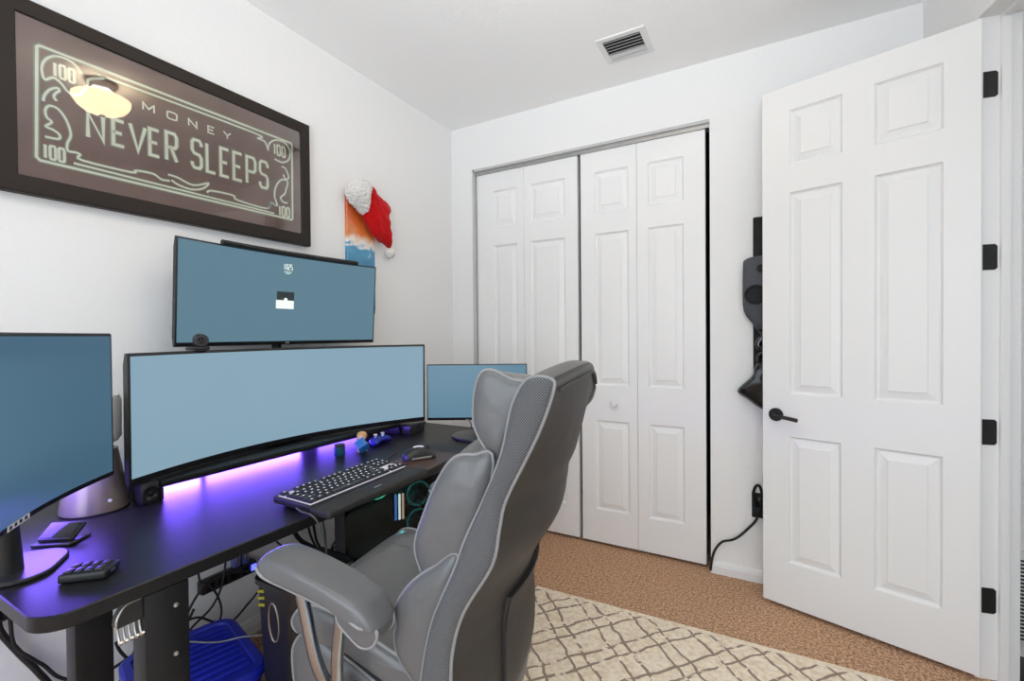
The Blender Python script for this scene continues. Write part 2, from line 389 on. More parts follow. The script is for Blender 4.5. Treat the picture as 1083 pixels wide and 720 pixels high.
def ribbon(b, pts, w, x, closed=False, smooth=False):
    P = [V(0, p[0], p[1]) for p in pts]
    if smooth and len(P) > 2: P = catmull(P, 4, closed)
    n = len(P); rows = []
    for i in range(n):
        if closed: t0, t1 = (P[i]-P[i-1]).normalized(), (P[(i+1) % n]-P[i]).normalized()
        else: t0 = (P[i]-P[i-1]).normalized() if i else (P[1]-P[0]).normalized(); t1 = (P[i+1]-P[i]).normalized() if i < n-1 else t0
        n0 = V(0, -t0.z, t0.y); n1 = V(0, -t1.z, t1.y); mm = n0+n1
        mm = mm.normalized() if mm.length > 1e-6 else n0
        k = w/2/max(.45, mm.dot(n0))
        rows.append((V(x, P[i].y, P[i].z)+mm*k, V(x, P[i].y, P[i].z)-mm*k))
    vs = [(b.bm.verts.new(a), b.bm.verts.new(c)) for a, c in rows]
    for i in range(n if closed else n-1):
        j = (i+1) % n; b.bm.faces.new((vs[i][0], vs[j][0], vs[j][1], vs[i][1]))
LINES = {
'tl_blob': [(0.5543, 1.833), (0.5421, 1.8504), (0.5258, 1.8582), (0.5072, 1.8574), (0.4915, 1.8493), (0.4785, 1.8323), (0.4726, 1.8122), (0.4741, 1.7924), (0.479, 1.7828), (0.4932, 1.7947), (0.5036, 1.7927), (0.514, 1.7836), (0.5218, 1.773), (.535, 1.768), (.550, 1.775), (0.557, 1.7887), (0.5657, 1.8084), (0.5667, 1.8226), (0.5777, 1.8328), (0.6001, 1.8435), (0.6067, 1.8507), (0.6248, 1.8502), (1.0439, 1.8561), (1.06, 1.8411), (1.0877, 1.8379), (1.1, 1.8087)],
'tr_blob': [(1.1, 1.8087), (1.1047, 1.8373), (1.1312, 1.8603), (1.1686, 1.8641), (1.1914, 1.84), (1.1861, 1.8032), (1.1582, 1.7831), (1.1256, 1.7863)],
'leaf_l': [(0.4741, 1.7243), (0.4771, 1.7413), (0.4884, 1.7613), (0.5025, 1.7715), (0.506, 1.7655), (0.4995, 1.7569), (0.4951, 1.7456), (0.5005, 1.7358)],
'face_l': [(0.4761, 1.6325), (0.5025, 1.6356), (0.5049, 1.6478), (0.4923, 1.6563), (0.4786, 1.6603), (0.4898, 1.6759), (0.4803, 1.6852), (0.4779, 1.7027), (0.4863, 1.7175), (0.5038, 1.7154), (0.5199, 1.6916), (0.5281, 1.6564), (0.5204, 1.6297), (0.5215, 1.6109), (0.5377, 1.6116), (0.5467, 1.6088), (0.551, 1.5946), (0.6653, 1.5958), (0.6761, 1.6043), (0.7202, 1.608), (0.7429, 1.5971), (0.7665, 1.5994)],
'feather': [(0.7609, 1.6179), (0.787, 1.6166), (0.834, 1.6046), (0.8819, 1.6239), (0.8635, 1.601), (0.8283, 1.5891), (0.7917, 1.5929), (0.7706, 1.6028)],
'bot_r': [(0.8768, 1.5914), (0.893, 1.6017), (0.9648, 1.6046), (0.9797, 1.592), (1.0893, 1.5872), (1.1069, 1.6129), (1.1272, 1.6097)],
'bot_line': [(0.5328, 1.581), (1.1208, 1.5755)],
'face_r': [(1.1003, 1.5927), (1.1031, 1.6048), (1.1112, 1.6118), (1.134, 1.6092), (1.1236, 1.641), (1.1285, 1.6777), (1.1454, 1.7067), (1.1652, 1.7185), (1.1804, 1.7115), (1.1719, 1.6792), (1.1671, 1.6635), (1.1489, 1.6434), (1.1587, 1.6295), (1.1779, 1.6291)],
'leaf_r': [(1.1549, 1.7655), (1.1716, 1.7624), (1.185, 1.7329), (1.1709, 1.7218), (1.162, 1.7373)]}
BORD = [(.470, 1.8665), (1.195, 1.8720), (1.2010, 1.866), (1.1995, 1.574), (1.194, 1.567), (.466, 1.567), (.459, 1.574), (.464, 1.861)]
def O_(w, h): return [[(0, .12*h), (0, .88*h), (.2*w, h), (.8*w, h), (w, .88*h), (w, .12*h), (.8*w, 0), (.2*w, 0), (0, .12*h)]]
GLY = {'N': lambda w, h: [[(0, 0), (0, h), (w, 0), (w, h)]], 'E': lambda w, h: [[(w, h), (0, h), (0, 0), (w, 0)], [(0, h*.5), (w*.8, h*.5)]],
 'V': lambda w, h: [[(0, h), (w/2, 0), (w, h)]], 'R': lambda w, h: [[(0, 0), (0, h), (w*.8, h), (w, h*.88), (w, h*.58), (w*.8, h*.48), (0, h*.48)], [(w*.45, h*.48), (w, 0)]],
 'P': lambda w, h: [[(0, 0), (0, h), (w*.8, h), (w, h*.88), (w, h*.56), (w*.8, h*.46), (0, h*.46)]],
 'S': lambda w, h: [[(w, h*.8), (w, h*.9), (w*.8, h), (w*.2, h), (0, h*.9), (0, h*.62), (w*.2, h*.52), (w*.8, h*.48), (w, h*.38), (w, h*.1), (w*.8, 0), (w*.2, 0), (0, h*.1), (0, h*.2)]],
 'L': lambda w, h: [[(0, h), (0, 0), (w, 0)]], 'M': lambda w, h: [[(0, 0), (0, h), (w/2, h*.3), (w, h), (w, 0)]], 'O': O_, '0': O_, '1': lambda w, h: [[(w*.5, 0), (w*.5, h)]],
 'Y': lambda w, h: [[(0, h), (w/2, h*.5), (w, h)], [(w/2, h*.5), (w/2, 0)]]}
def word(chars, lw, name):
    for ch, y0, y1, z0, z1 in chars:
        b = MB(); hb = MB()
        for st in GLY[ch](y1-y0, z1-z0):
            pts = [(y0+p, z0+q) for p, q in st]
            ribbon(hb, pts, lw*1.7, AX+.0005); ribbon(b, pts, lw, AX+.0011)
        h_ = hb.build('letter_halo', m_halo, pf, world=True, smooth=False) if lw > .0055 else None
        b.build('letter', m_neon, pf, world=True, smooth=False)
# faint green tint inside the corners of the note
for nm, pts in LINES.items():
    b = MB(); ribbon(b, pts, .0105, AX+.0005, smooth=nm != 'bot_line'); b.build('line_halo', m_halo, pf, world=True, smooth=False)
    b = MB(); ribbon(b, pts, .0055, AX+.0011, smooth=nm != 'bot_line'); b.build('neon_line', m_neon, pf, world=True, smooth=False)
b = MB(); ribbon(b, BORD, .0135, AX+.0005, closed=True); b.build('line_halo', m_halo, pf, world=True, smooth=False)
b = MB(); ribbon(b, BORD, .0066, AX+.0011, closed=True); b.build('neon_border', m_neon, pf, world=True, smooth=False)
word([('N', .565, .599, 1.664, 1.733), ('E', .622, .648, 1.6645, 1.737), ('V', .663, .702, 1.665, 1.741), ('E', .713, .738, 1.665, 1.745), ('R', .758, .787, 1.664, 1.752),
      ('S', .833, .861, 1.665, 1.757), ('L', .879, .906, 1.664, 1.758), ('E', .924, .951, 1.664, 1.759), ('E', .969, .998, 1.664, 1.760), ('P', 1.016, 1.048, 1.664, 1.761), ('S', 1.066, 1.096, 1.663, 1.761)], .0092, 'a')
word([('M', .697, .726, 1.796, 1.818), ('O', .762, .789, 1.797, 1.819), ('N', .824, .848, 1.797, 1.819), ('E', .884, .904, 1.797, 1.819), ('Y', .935, .960, 1.798, 1.821)], .0050, 'b')
for y0, y1, z0, z1 in ((.494, .538, 1.801, 1.836), (.472, .514, 1.577, 1.612), (1.122, 1.170, 1.806, 1.844), (1.140, 1.186, 1.574, 1.610)):
    w = y1-y0
    word([('1', y0, y0+w*.2, z0, z1), ('0', y0+w*.32, y0+w*.58, z0, z1), ('0', y0+w*.74, y1, z0, z1)], .0062, 'c')
m_glass = bpy.data.materials.new('picture_glass'); m_glass.use_nodes = True
_n, _l = m_glass.node_tree.nodes, m_glass.node_tree.links
_n.remove(_n['Principled BSDF']); _tr = _n.new('ShaderNodeBsdfTransparent'); _gl = _n.new('ShaderNodeBsdfGlossy'); _gl.inputs['Roughness'].default_value = .02
_fn = _n.new('ShaderNodeFresnel'); _fn.inputs[0].default_value = 1.5; _mx = _n.new('ShaderNodeMixShader'); _l.new(_fn.outputs[0], _mx.inputs[0]); _l.new(_tr.outputs[0], _mx.inputs[1]); _l.new(_gl.outputs[0], _mx.inputs[2]); _l.new(_mx.outputs[0], _n['Material Output'].inputs[0])
b = MB(); b.box((XL+.0260, IY0-.001, IZ0-.001), (XL+.0275, IY1+.001, IZ1+.001)); b.build('glass', m_glass, pf, world=True, smooth=False)

# ------------------------------------------------------------------ ceiling lamp (reflected in the picture glass)
LC = (-.495, 1.015)
cl = thing('ceiling_light', 'warm glass bowl ceiling light reflected in the picture glass', 'lamp', (LC[0], LC[1], H))
b = MB(); b.lathe([(0, 0), (.065, 0), (.06, -.018), (.02, -.026), (0, -.026)], n=28); b.build('canopy', m_hinge, cl)
b = MB(); b.lathe([(0, -.026), (.006, -.026), (.006, -.158), (0, -.158)], n=14); b.build('stem', m_steel, cl)
m_bowl = mat('lamp_glass', (.9, .82, .68), .4, emit=(1, .78, .46), es=14)
b = MB(); pr = [(.112*math.sin(t), -.078-.080*math.cos(t)) for t in [i/12*PI/2 for i in range(13)]]
b.lathe(pr+[(.106, -.074), (.09, -.10), (.01, -.145)], n=40); b.build('bowl', m_bowl, cl)
b = MB(); b.lathe([(0, -.158), (.011, -.158), (.013, -.164), (.008, -.176), (0, -.182)], n=16); b.build('finial', m_steel, cl)
d_ = bpy.data.lights.new('lamp_bulb', 'POINT'); d_.energy = 1.5; d_.color = (1, .97, .93); d_.shadow_soft_size = .05
o = bpy.data.objects.new('lamp_bulb', d_); COL.objects.link(o); o.location = (0, 0, -.066); o.parent = cl

# ------------------------------------------------------------------ resin board and santa hat on the left wall
BY0, BY1 = 1.482, 1.652
m_resin = mat('resin_art', (.8, .3, .1), .18, coat=.6)
def resin_nodes():
    n, l, bs = nodes(m_resin)
    tc = n.new('ShaderNodeTexCoord'); sp = n.new('ShaderNodeSeparateXYZ'); l.new(tc.outputs['Object'], sp.inputs[0])
    ns = n.new('ShaderNodeTexNoise'); ns.inputs['Scale'].default_value = 9; ns.inputs['Detail'].default_value = 6; ns.inputs['Distortion'].default_value = 1.6; l.new(tc.outputs['Object'], ns.inputs['Vector'])
    a = n.new('ShaderNodeMath'); a.operation = 'MULTIPLY_ADD'; a.inputs[1].default_value = .22; l.new(ns.outputs[0], a.inputs[0]); l.new(sp.outputs['Z'], a.inputs[2])
    mr = n.new('ShaderNodeMapRange'); mr.inputs[1].default_value = .02; mr.inputs[2].default_value = .62; l.new(a.outputs[0], mr.inputs[0])
    r = n.new('ShaderNodeValToRGB'); e = r.color_ramp.elements
    for p, c in ((0, (.03, .16, .33)), (.50, (.03, .20, .38)), (.60, (.06, .30, .50)), (.635, (.80, .78, .74)), (.69, (.74, .52, .38)), (.74, (.70, .20, .05)), (.92, (.60, .10, .02))):
        x = e.new(p); x.color = (*c, 1)
    e.remove(e[0]); e.remove(e[-1])
    l.new(mr.outputs[0], r.inputs[0]); l.new(r.outputs[0], bs.inputs['Base Color'])
resin_nodes()
b = MB(); N_ = 10
def board_out(i):
    pts = []
    for z, sgn in ((1.23, -1), (1.75, 1)):
        for k in range(N_+1):
            t = k/N_*PI; y = (BY0+BY1)/2 + (1 if sgn < 0 else -1)*(-(BY1-BY0)/2+i)*math.cos(t); pts.append((y, z+sgn*.07*math.sin(t)-sgn*i*math.sin(t)))
    return pts
rows = [[V(XL+x, y, z) for y, z in board_out(i)] for x, i in ((.001, 0), (.012, 0), (.0145, .0025))]
b.loft(rows); o = b.build('resin_art_board', m_resin, origin=(XL, 1.567, 1.23)); tag(o, 'narrow wall board of orange and blue swirled resin under the red hat', 'wall art')
sh = thing('santa_hat', 'red plush santa hat with white fur trim hung on the resin board', 'hat', (XL+.02, 1.55, 1.75))
m_red = mat('red_plush', (.50, .006, .008), .9, sheen=.12, spec=.1); add_bump(m_red, 150, .5, .004, 3)
m_fur = mat('white_fur', (.82, .80, .78), .95, sheen=.5, spec=.1); add_bump(m_fur, 70, 1, .02, 4)
def blobloft(cs, n=20):   # (center, ry/rx (half across), half depth, tilt axis dir in the wall plane)
    rings = []
    for i, (y, z, r, dpt) in enumerate(cs):
        a = cs[max(i-1, 0)]; c = cs[min(i+1, len(cs)-1)]; t = V(0, c[0]-a[0], c[1]-a[1]).normalized(); nn = V(0, -t.z, t.y)
        rings.append([V(XL+.018+dpt, y, z)+nn*(r*math.cos(2*PI*k/n))+V(1, 0, 0)*(dpt*math.sin(2*PI*k/n)) for k in range(n)])
    return rings
def puffshape(out, x0, depth, sub=4):
    P = catmull([V(0, y, z) for y, z in out], sub, True); c = sum(P, V(0, 0, 0))/len(P)
    return [[V(XL+x0+depth*t, c.y+(p.y-c.y)*k, c.z+(p.z-c.z)*k) for p in P] for t, k in ((0, .80), (.12, .95), (.30, 1), (.5, .97), (.72, .84), (.88, .62), (.97, .34), (1, .06))]
RED = [(1.576, 1.815), (1.635, 1.777), (1.719, 1.729), (1.699, 1.683), (1.714, 1.616), (1.723, 1.538), (1.691, 1.542), (1.619, 1.573), (1.567, 1.628), (1.545, 1.675), (1.552, 1.778)]
b = MB(); b.loft(puffshape(RED, .024, .070))
rh = b.build('hat_body', m_red, sh, world=True, angle=80); sb = rh.modifiers.new('s', 'SUBSURF'); sb.levels = sb.render_levels = 2
dp = rh.modifiers.new('d', 'DISPLACE'); tx = bpy.data.textures.new('folds', 'CLOUDS'); tx.noise_scale = .035; dp.texture = tx; dp.strength = .016; dp.mid_level = .5
FUR = [(1.458, 1.769), (1.513, 1.812), (1.576, 1.812), (1.566, 1.745), (1.548, 1.662), (1.517, 1.680), (1.485, 1.698), (1.456, 1.727)]
b = MB(); b.loft(puffshape(FUR, .024, .086))
fo = b.build('fur_trim', m_fur, sh, world=True, angle=80)
dp = fo.modifiers.new('s', 'SUBSURF'); dp.levels = dp.render_levels = 3
dp = fo.modifiers.new('d', 'DISPLACE'); tx2 = bpy.data.textures.new('fur', 'CLOUDS'); tx2.noise_scale = .010; dp.texture = tx2; dp.strength = .016
b = MB(); b.ball((XL+.044, 1.718, 1.508), .026); po = b.build('pompom', m_fur, sh, world=True)
dp = po.modifiers.new('s', 'SUBSURF'); dp.levels = dp.render_levels = 1
dp = po.modifiers.new('d', 'DISPLACE'); dp.texture = tx2; dp.strength = .010

# ------------------------------------------------------------------ gear on the back wall behind the door, outlet, cable
gr = thing('hanging_gear', 'black strap with grey vented shell and glossy black boot end behind the door', 'wall gear', (-.03, YB, 1.2))
m_gearb = mat('gear_black', (.010, .010, .011), .6, spec=.25)
b = MB(); b.box((-.060, YB-.026, .86), (-.004, YB-.002, 1.602), .004); b.build('strap', m_gearb, gr, world=True)
m_shell = mat('grey_shell', (.07, .075, .085), .65, spec=.3); add_bump(m_shell, 30, .2, .004)
out = [(-.098, 1.388), (-.092, 1.415), (-.05, 1.428), (.015, 1.428), (.055, 1.40), (.055, 1.22), (.01, 1.135), (-.042, 1.112), (-.062, 1.140), (-.096, 1.195), (-.100, 1.30)]
def slab(out, y0, y1, ins):
    c = V(sum(p[0] for p in out)/len(out), 0, sum(p[1] for p in out)/len(out))
    O = [V(p[0], 0, p[1]) for p in out]; O = catmull(O, 3, True)
    return [[V(c.x+(p.x-c.x)*k, y, c.z+(p.z-c.z)*k) for p in O] for y, k in ((y0, 1), (y0+(y1-y0)*.55, 1), (y0+(y1-y0)*.85, 1-ins*.4), (y1, 1-ins))]
b = MB(); b.loft(slab(out, YB-.026, YB-.080, .22)); b.build('shell', m_shell, gr, world=True)
Mc = Matrix.Translation((-.050, YB-.0775, 1.262)) @ Matrix.Rotation(PI/2, 4, 'X')
b = MB(); b.lathe([(.036, -.006), (.040, 0), (.042, .010), (.034, .012), (.032, .004), (0, .004)], n=28, M=Mc); vd = b.build('vent_disc', m_gearb, gr, world=True)
for k in range(6):
    a = k*PI/3
    b = MB(); b.cyl(Mc @ V(.017*math.cos(a), .017*math.sin(a), .004), Mc @ V(.017*math.cos(a), .017*math.sin(a), .009), .0065, 12); b.build('vent_button', m_gearb, vd, world=True)
b = MB(); b.lathe([(0, 0), (.018, 0), (.016, .008), (0, .009)], n=20, M=Matrix.Translation((-.028, YB-.079, 1.372)) @ Matrix.Rotation(PI/2, 4, 'X')); b.build('upper_disc', m_gearb, gr, world=True)
out = [(-.052, .960), (-.02, .985), (.02, .975), (.045, .92), (.05, .84), (.02, .775), (-.03, .776), (-.08, .812), (-.122, .846), (-.088, .888), (-.062, .918)]
b = MB(); b.loft(slab(out, YB-.026, YB-.095, .30)); b.build('boot_end', mat('boot_gloss', (.006, .006, .007), .16, spec=.35), gr, world=True)
b = MB(); b.tube([(-.035, YB-.034, 1.12), (-.022, YB-.05, 1.09), (-.042, YB-.05, 1.05), (-.02, YB-.05, 1.02), (-.04, YB-.055, .99), (-.025, YB-.06, .96)], .012, 10); b.build('laced_cuff', m_gloss, gr, world=True)
ol = thing('wall_outlet', 'black outlet plate low on the wall left of the open door', 'outlet', (-.033, YB, .34))
b = MB(); b.box((-.035, -.006, -.055), (.035, -.0005, .055), .002); b.build('cover_plate', m_gearb, ol)
for z in (-.025, .02):
    b = MB(); b.box((-.017, -.0085, z-.013), (.017, -.0062, z+.013), .001); b.build('socket', m_gloss, ol)
pc_ = thing('wall_charger', 'black charger plugged in the outlet, its cable dropping to the closet corner', 'charger', (-.05, YB-.02, .30))
b = MB(); b.box((-.062, YB-.045, .305), (-.030, YB-.0088, .345), .006); b.build('plug', m_gearb, pc_, world=True)
b = MB(); b.tube([(-.058, YB-.028, .346), (-.060, YB-.03, .40), (-.050, YB-.03, .432), (-.036, YB-.03, .432), (-.028, YB-.03, .40), (-.030, YB-.03, .346)], .006, 8); b.build('strain_loop', m_gearb, pc_, world=True)
b = MB(); b.tube([(-.045, YB-.03, .306), (-.052, YB-.032, .28), (-.085, YB-.03, .235), (-.12, YB-.025, .193), (-.15, YB-.02, .170), (-.185, YB-.018, .155), (-.212, YB-.018, .120), (-.228, YB-.016, .075), (-.236, YB-.016, .012)], .0052, 8); b.build('cable', m_rubber, pc_, world=True)

# ------------------------------------------------------------------ rug
m_rug = mat('trellis_rug', (.6, .5, .38), .95, spec=.05)
def rug_nodes():
    n, l, bs = nodes(m_rug)
    def mth(op, a, c=None, d=None):
        x = n.new('ShaderNodeMath'); x.operation = op
        for i, q in enumerate((a, c, d)):
            if q is None: continue
            if isinstance(q, (int, float)): x.inputs[i].default_value = q
            else: l.new(q, x.inputs[i])
        return x.outputs[0]
    tc = n.new('ShaderNodeTexCoord'); ns = n.new('ShaderNodeTexNoise'); ns.inputs['Scale'].default_value = 14; ns.inputs['Detail'].default_value = 3; l.new(tc.outputs['Object'], ns.inputs['Vector'])
    off = n.new('ShaderNodeVectorMath'); off.operation = 'MULTIPLY_ADD'; off.inputs[1].default_value = (.035, .035, 0); l.new(ns.outputs['Color'], off.inputs[0]); l.new(tc.outputs['Object'], off.inputs[2])
    sp = n.new('ShaderNodeSeparateXYZ'); l.new(off.outputs[0], sp.inputs[0])
    PX, PY = .215, .235
    u = mth('DIVIDE', sp.outputs['X'], PX); w = mth('DIVIDE', sp.outputs['Y'], PY)
    a = mth('ADD', u, w); c = mth('SUBTRACT', u, w)
    # double trellis: alternate wide and narrow cells
    def lines(x, ph, wd):
        f = mth('FRACT', mth('ADD', x, ph)); dd = mth('ABSOLUTE', mth('SUBTRACT', f, .5)); return mth('LESS_THAN', dd, wd)
    L1 = mth('MAXIMUM', lines(a, .17, .031), lines(c, .17, .031))
    L2 = mth('MAXIMUM', lines(a, -.17, .031), lines(c, -.17, .031))
    L = mth('MULTIPLY', mth('MAXIMUM', L1, L2), mth('LESS_THAN', sp.outputs['Y'], .808))
    n2 = n.new('ShaderNodeTexNoise'); n2.inputs['Scale'].default_value = 34; n2.inputs['Detail'].default_value = 4; l.new(tc.outputs['Object'], n2.inputs['Vector'])
    keep = mth('GREATER_THAN', n2.outputs[0], .40); L = mth('MULTIPLY', L, keep)
    n3 = n.new('ShaderNodeTexNoise'); n3.inputs['Scale'].default_value = 60; n3.inputs['Detail'].default_value = 5; l.new(tc.outputs['Object'], n3.inputs['Vector'])
    r = n.new('ShaderNodeValToRGB'); e = r.color_ramp.elements; e[0].position = .3; e[0].color = (.76, .62, .46, 1); e[1].position = .62; e[1].color = (.95, .85, .70, 1); l.new(n3.outputs[0], r.inputs[0])
    mx = n.new('ShaderNodeMix'); mx.data_type = 'RGBA'; l.new(L, mx.inputs['Factor']); l.new(r.outputs[0], mx.inputs['A']); mx.inputs['B'].default_value = (.34, .26, .20, 1)
    l.new(mx.outputs['Result'], bs.inputs['Base Color'])
rug_nodes(); add_bump(m_rug, 300, .3, .004, 3)
b = MB(); b.box((-.86, .28, .001), (.372, 1.815, .011), .004)
o = b.build('area_rug', m_rug, origin=(-.2, 1.0, 0)); o.rotation_euler = (0, 0, math.radians(1.6)); tag(o, 'cream rug with brown trellis pattern lying on the carpet under the chair', 'rug')

# ------------------------------------------------------------------ desk
DX0, DX1, DY0, DY1, DZT, DT = -1.665, -.962, .255, 1.795, .670, .026
dk = thing('standing_desk', 'long black desk with rounded corners along the left wall', 'desk', (-1.31, 1.02, 0))
def rrect(x0, x1, y0, y1, r, n=8):
    P = []
    for cx, cy, a0 in ((x1-r, y1-r, 0), (x0+r, y1-r, 90), (x0+r, y0+r, 180), (x1-r, y0+r, 270)):
        for k in range(n+1):
            a = math.radians(a0+90*k/n); P.append((cx+r*math.cos(a), cy+r*math.sin(a)))
    return P
def plate(b, poly_fn, z0, z1, e=.002):
    b.loft([[V(x, y, z) for x, y in poly_fn(i)] for z, i in ((z0, e), (z0+e, 0), (z1-e, 0), (z1, e))])
b = MB(); plate(b, lambda i: rrect(DX0+i, DX1-i, DY0+i, DY1-i, .05), DZT-DT, DZT); b.build('tabletop', m_desk, dk, world=True)
for yy in (.428, 1.615):
    for xx, w in ((-.987, .072), (-1.30, .066)):
        b = MB(); b.box((xx-.024, yy-w/2, .022), (xx+.024, yy+w/2, DZT-DT-.0005), .003); lg = b.build('leg', m_blackm, dk, world=True)
        if w > .07 and yy < 1:
            for z, y2 in ((.605, .441), (.515, .440)):
                b = MB(); b.lathe([(0, 0), (.0045, 0), (.004, .002), (0, .003)], n=14, M=Matrix.Translation((xx+.024, y2, z)) @ Matrix.Rotation(PI/2, 4, 'Y')); b.build('screw', m_steel, lg, world=True)
    b = MB(); b.box((-1.62, yy-.035, .001), (-.94, yy+.035, .0215), .004); b.build('foot', m_blackm, dk, world=True)
b = MB(); b.box((-1.43, .47, .585), (-1.40, 1.58, .640), .003); b.build('crossbar', m_blackm, dk, world=True)

# ------------------------------------------------------------------ monitors
def uvspan(b, rows): b.loft(rows, closed=False, caps=False)
def monitor(root, L, R, sag, z0, z1, tilt, bz, smat, thick=.022, hump=.05, n=28):
    """L, R: ends of the chord seen from the front left / right; bz: bezel (side, top, bottom)"""
    L, R = V(L[0], L[1], 0), V(R[0], R[1], 0); ch = (R-L); hw = ch.length/2; e = ch.normalized(); nrm = V(e.y, -e.x, 0); mid = (L+R)/2; zm = (z0+z1)/2
    def pt(s, z, off): return mid+e*(s*hw)+nrm*(-sag*(1-s*s)+off-(zm-z)*math.tan(tilt))+V(0, 0, z)
    S = [-1+2*i/n for i in range(n+1)]
    b = MB(); c = .003
    rows = []
    for s in S:
        k = .45+.55*(1-s*s)**.5
        rows.append([pt(s, z0+c, 0), pt(s, z1-c, 0), pt(s, z1, -c), pt(s, z1, -thick*.6), pt(s, z1-.03, -thick), pt(s, zm+.09, -thick-hump*.8*(1-s*s)), pt(s, zm-.09, -thick-hump*(1-s*s)), pt(s, z0+.03, -thick), pt(s, z0, -thick*.6), pt(s, z0, -c)])
    b.loft(rows); h = b.build('housing', m_bezel, root, world=True, angle=50)
    b = MB(); q = 1-bz[0]/hw; S2 = [-q+2*q*i/n for i in range(n+1)]
    rows = [[pt(s, z0+bz[2], .0012), pt(s, z1-bz[1], .0012), pt(s, z1-bz[1], .0002), pt(s, z0+bz[2], .0002)] for s in S2]
    b.loft(rows); b.build('screen', smat, root, world=True, angle=50)
    return pt, nrm, e
# lower ultrawide
mm = thing('ultrawide_monitor', 'lower wide curved monitor standing on the riser with plain blue screen', 'monitor', (-1.50, 1.05, .7222))
pm, nm_, em_ = monitor(mm, (-1.394, .540), (-1.315, 1.580), .125, .728, 1.062, math.radians(.6), (.007, .008, .018), screen('screen_lower', (0.2044, 0.3219, 0.4046)), thick=.030, hump=.035)
b = MB(); b.box((-1.60, .97, .7225), (-1.50, 1.15, .731), .003); b.build('base', m_blackm, mm, world=True)
b = MB(); b.box((-1.592, 1.02, .732), (-1.566, 1.10, .90), .004); b.build('neck', m_blackm, mm, world=True)
# upper ultrawide
mu = thing('ultrawide_monitor', 'upper curved monitor above the wide one, showing a clock and login box', 'monitor', (-1.63, 1.11, .671))
pu, nu_, eu_ = monitor(mu, (-1.552, .724), (-1.527, 1.500), .038, 1.072, 1.405, math.radians(4.0), (.005, .006, .013), screen('screen_upper', (0.0914, 0.1783, 0.2349)), thick=.018, hump=.03)
b = MB(); b.cyl((-1.645, 1.11, .691), (-1.645, 1.11, 1.30), .017); b.build('pole', m_blackm, mu, world=True)
b = MB(); b.box((-1.664, 1.03, .6705), (-1.605, 1.19, .690), .003); b.build('clamp', m_blackm, mu, world=True)
b = MB(); b.box((-1.655, 1.075, 1.19), (-1.615, 1.145, 1.28), .004); b.build('mount', m_blackm, mu, world=True)
def on_screen(b, pf_, s0, s1, z0, z1, off=.002, n=4):
    b.loft([[pf_(s0+(s1-s0)*i/n, z0, off), pf_(s0+(s1-s0)*i/n, z1, off), pf_(s0+(s1-s0)*i/n, z1, off-.0005), pf_(s0+(s1-s0)*i/n, z0, off-.0005)] for i in range(n+1)])
def sm(y): return (y-1.112)/.388
m_scw = mat('screen_white', (.01, .01, .01), .4, emit=(.80, .90, .82), es=1); m_scd = mat('screen_dark', (.01, .01, .01), .4, emit=(.012, .02, .026), es=1)
b = MB(); on_screen(b, pu, sm(1.063), sm(1.134), 1.205, 1.236); b.build('login_panel', m_scw, mu, world=True)
b = MB(); on_screen(b, pu, sm(1.066), sm(1.135), 1.236, 1.268); b.build('login_picture', m_scd, mu, world=True)
b = MB(); c = pu(sm(1.100), 1.238, .0032); b.lathe([(0, 0), (.0075, 0), (.0075, .0006), (0, .0006)], n=18, M=Matrix.Translation(c) @ Matrix.Rotation(PI/2, 4, 'Y')); b.build('login_avatar', m_scw, mu, world=True)
def pix_text(parent, rows, s0, z0, ds, dz, M, pf_, name):
    for i, r in enumerate(rows):
        for k, chs in enumerate(r):
            pass
def stroke_text(parent, txt, y0, y1, z0, z1, w, pf_, smf, M, name):
    nchar = len(txt); cw = (y1-y0)/nchar
    D = {'0': O_, '1': GLY['1'], '2': lambda w, h: [[(0, h), (w, h), (w, h/2), (0, h/2), (0, 0), (w, 0)]], '5': lambda w, h: [[(w, h), (0, h), (0, h/2), (w, h/2), (w, 0), (0, 0)]], '9': lambda w, h: [[(w, h/2), (0, h/2), (0, h), (w, h), (w, 0), (0, 0)]],
         '8': lambda w, h: [[(0, 0), (0, h), (w, h), (w, 0), (0, 0)], [(0, h/2), (w, h/2)]]}
    for i, chx in enumerate(txt):
        if chx not in D: continue
        b = MB(); yy = y0+i*cw
        for st in D[chx](cw*.62, z1-z0):
            for (p0, q0), (p1, q1) in zip(st, st[1:]):
                A = pf_(smf(yy+p0), z0+q0, .0022); B_ = pf_(smf(yy+p1), z0+q1, .0022)
                if (B_-A).length > 1e-5: b.cyl(A, B_, w/2, 4)
        b.build(name, M, parent, world=True, smooth=False)
stroke_text(mu, '1025', 1.090, 1.128, 1.350, 1.370, .0022, pu, sm, m_scw, 'clock_digit')
b = MB(); on_screen(b, pu, sm(1.092), sm(1.122), 1.3405, 1.3425); b.build('date_line', m_scw, mu, world=True)
b = MB(); on_screen(b, pu, sm(1.098), sm(1.116), 1.335, 1.337); b.build('date_line', m_scw, mu, world=True)
b = MB(); on_screen(b, pu, sm(1.105), sm(1.120), 1.076, 1.081); b.build('bezel_mark', m_steel, mu, world=True)
# left monitor
ml = thing('curved_monitor', 'curved monitor at the left end of the desk, cut by the picture edge', 'monitor', (-1.17, .25, .671))
pl, nl_, el_ = monitor(ml, (-.889, .146), (-1.373, .502), .045, .772, 1.112, math.radians(0), (.006, .007, .012), screen('screen_left', (0.0452, 0.1044, 0.161)), thick=.022, hump=.03)
b = MB(); plate(b, lambda i: [(-1.200+p*.804+q*.594, .285-p*.594+q*.804) for p, q in rrect(-.10+i, .045-i, -.060+i, .060-i, .045)], .6705, .678); b.build('base', m_blacks, ml, world=True)
c = V(-1.150, .262, 0)
b = MB(); b.cyl((-1.212, .284, .678), (-1.205, .275, .83), .022, 24, .020); b.build('neck', m_black, ml, world=True)
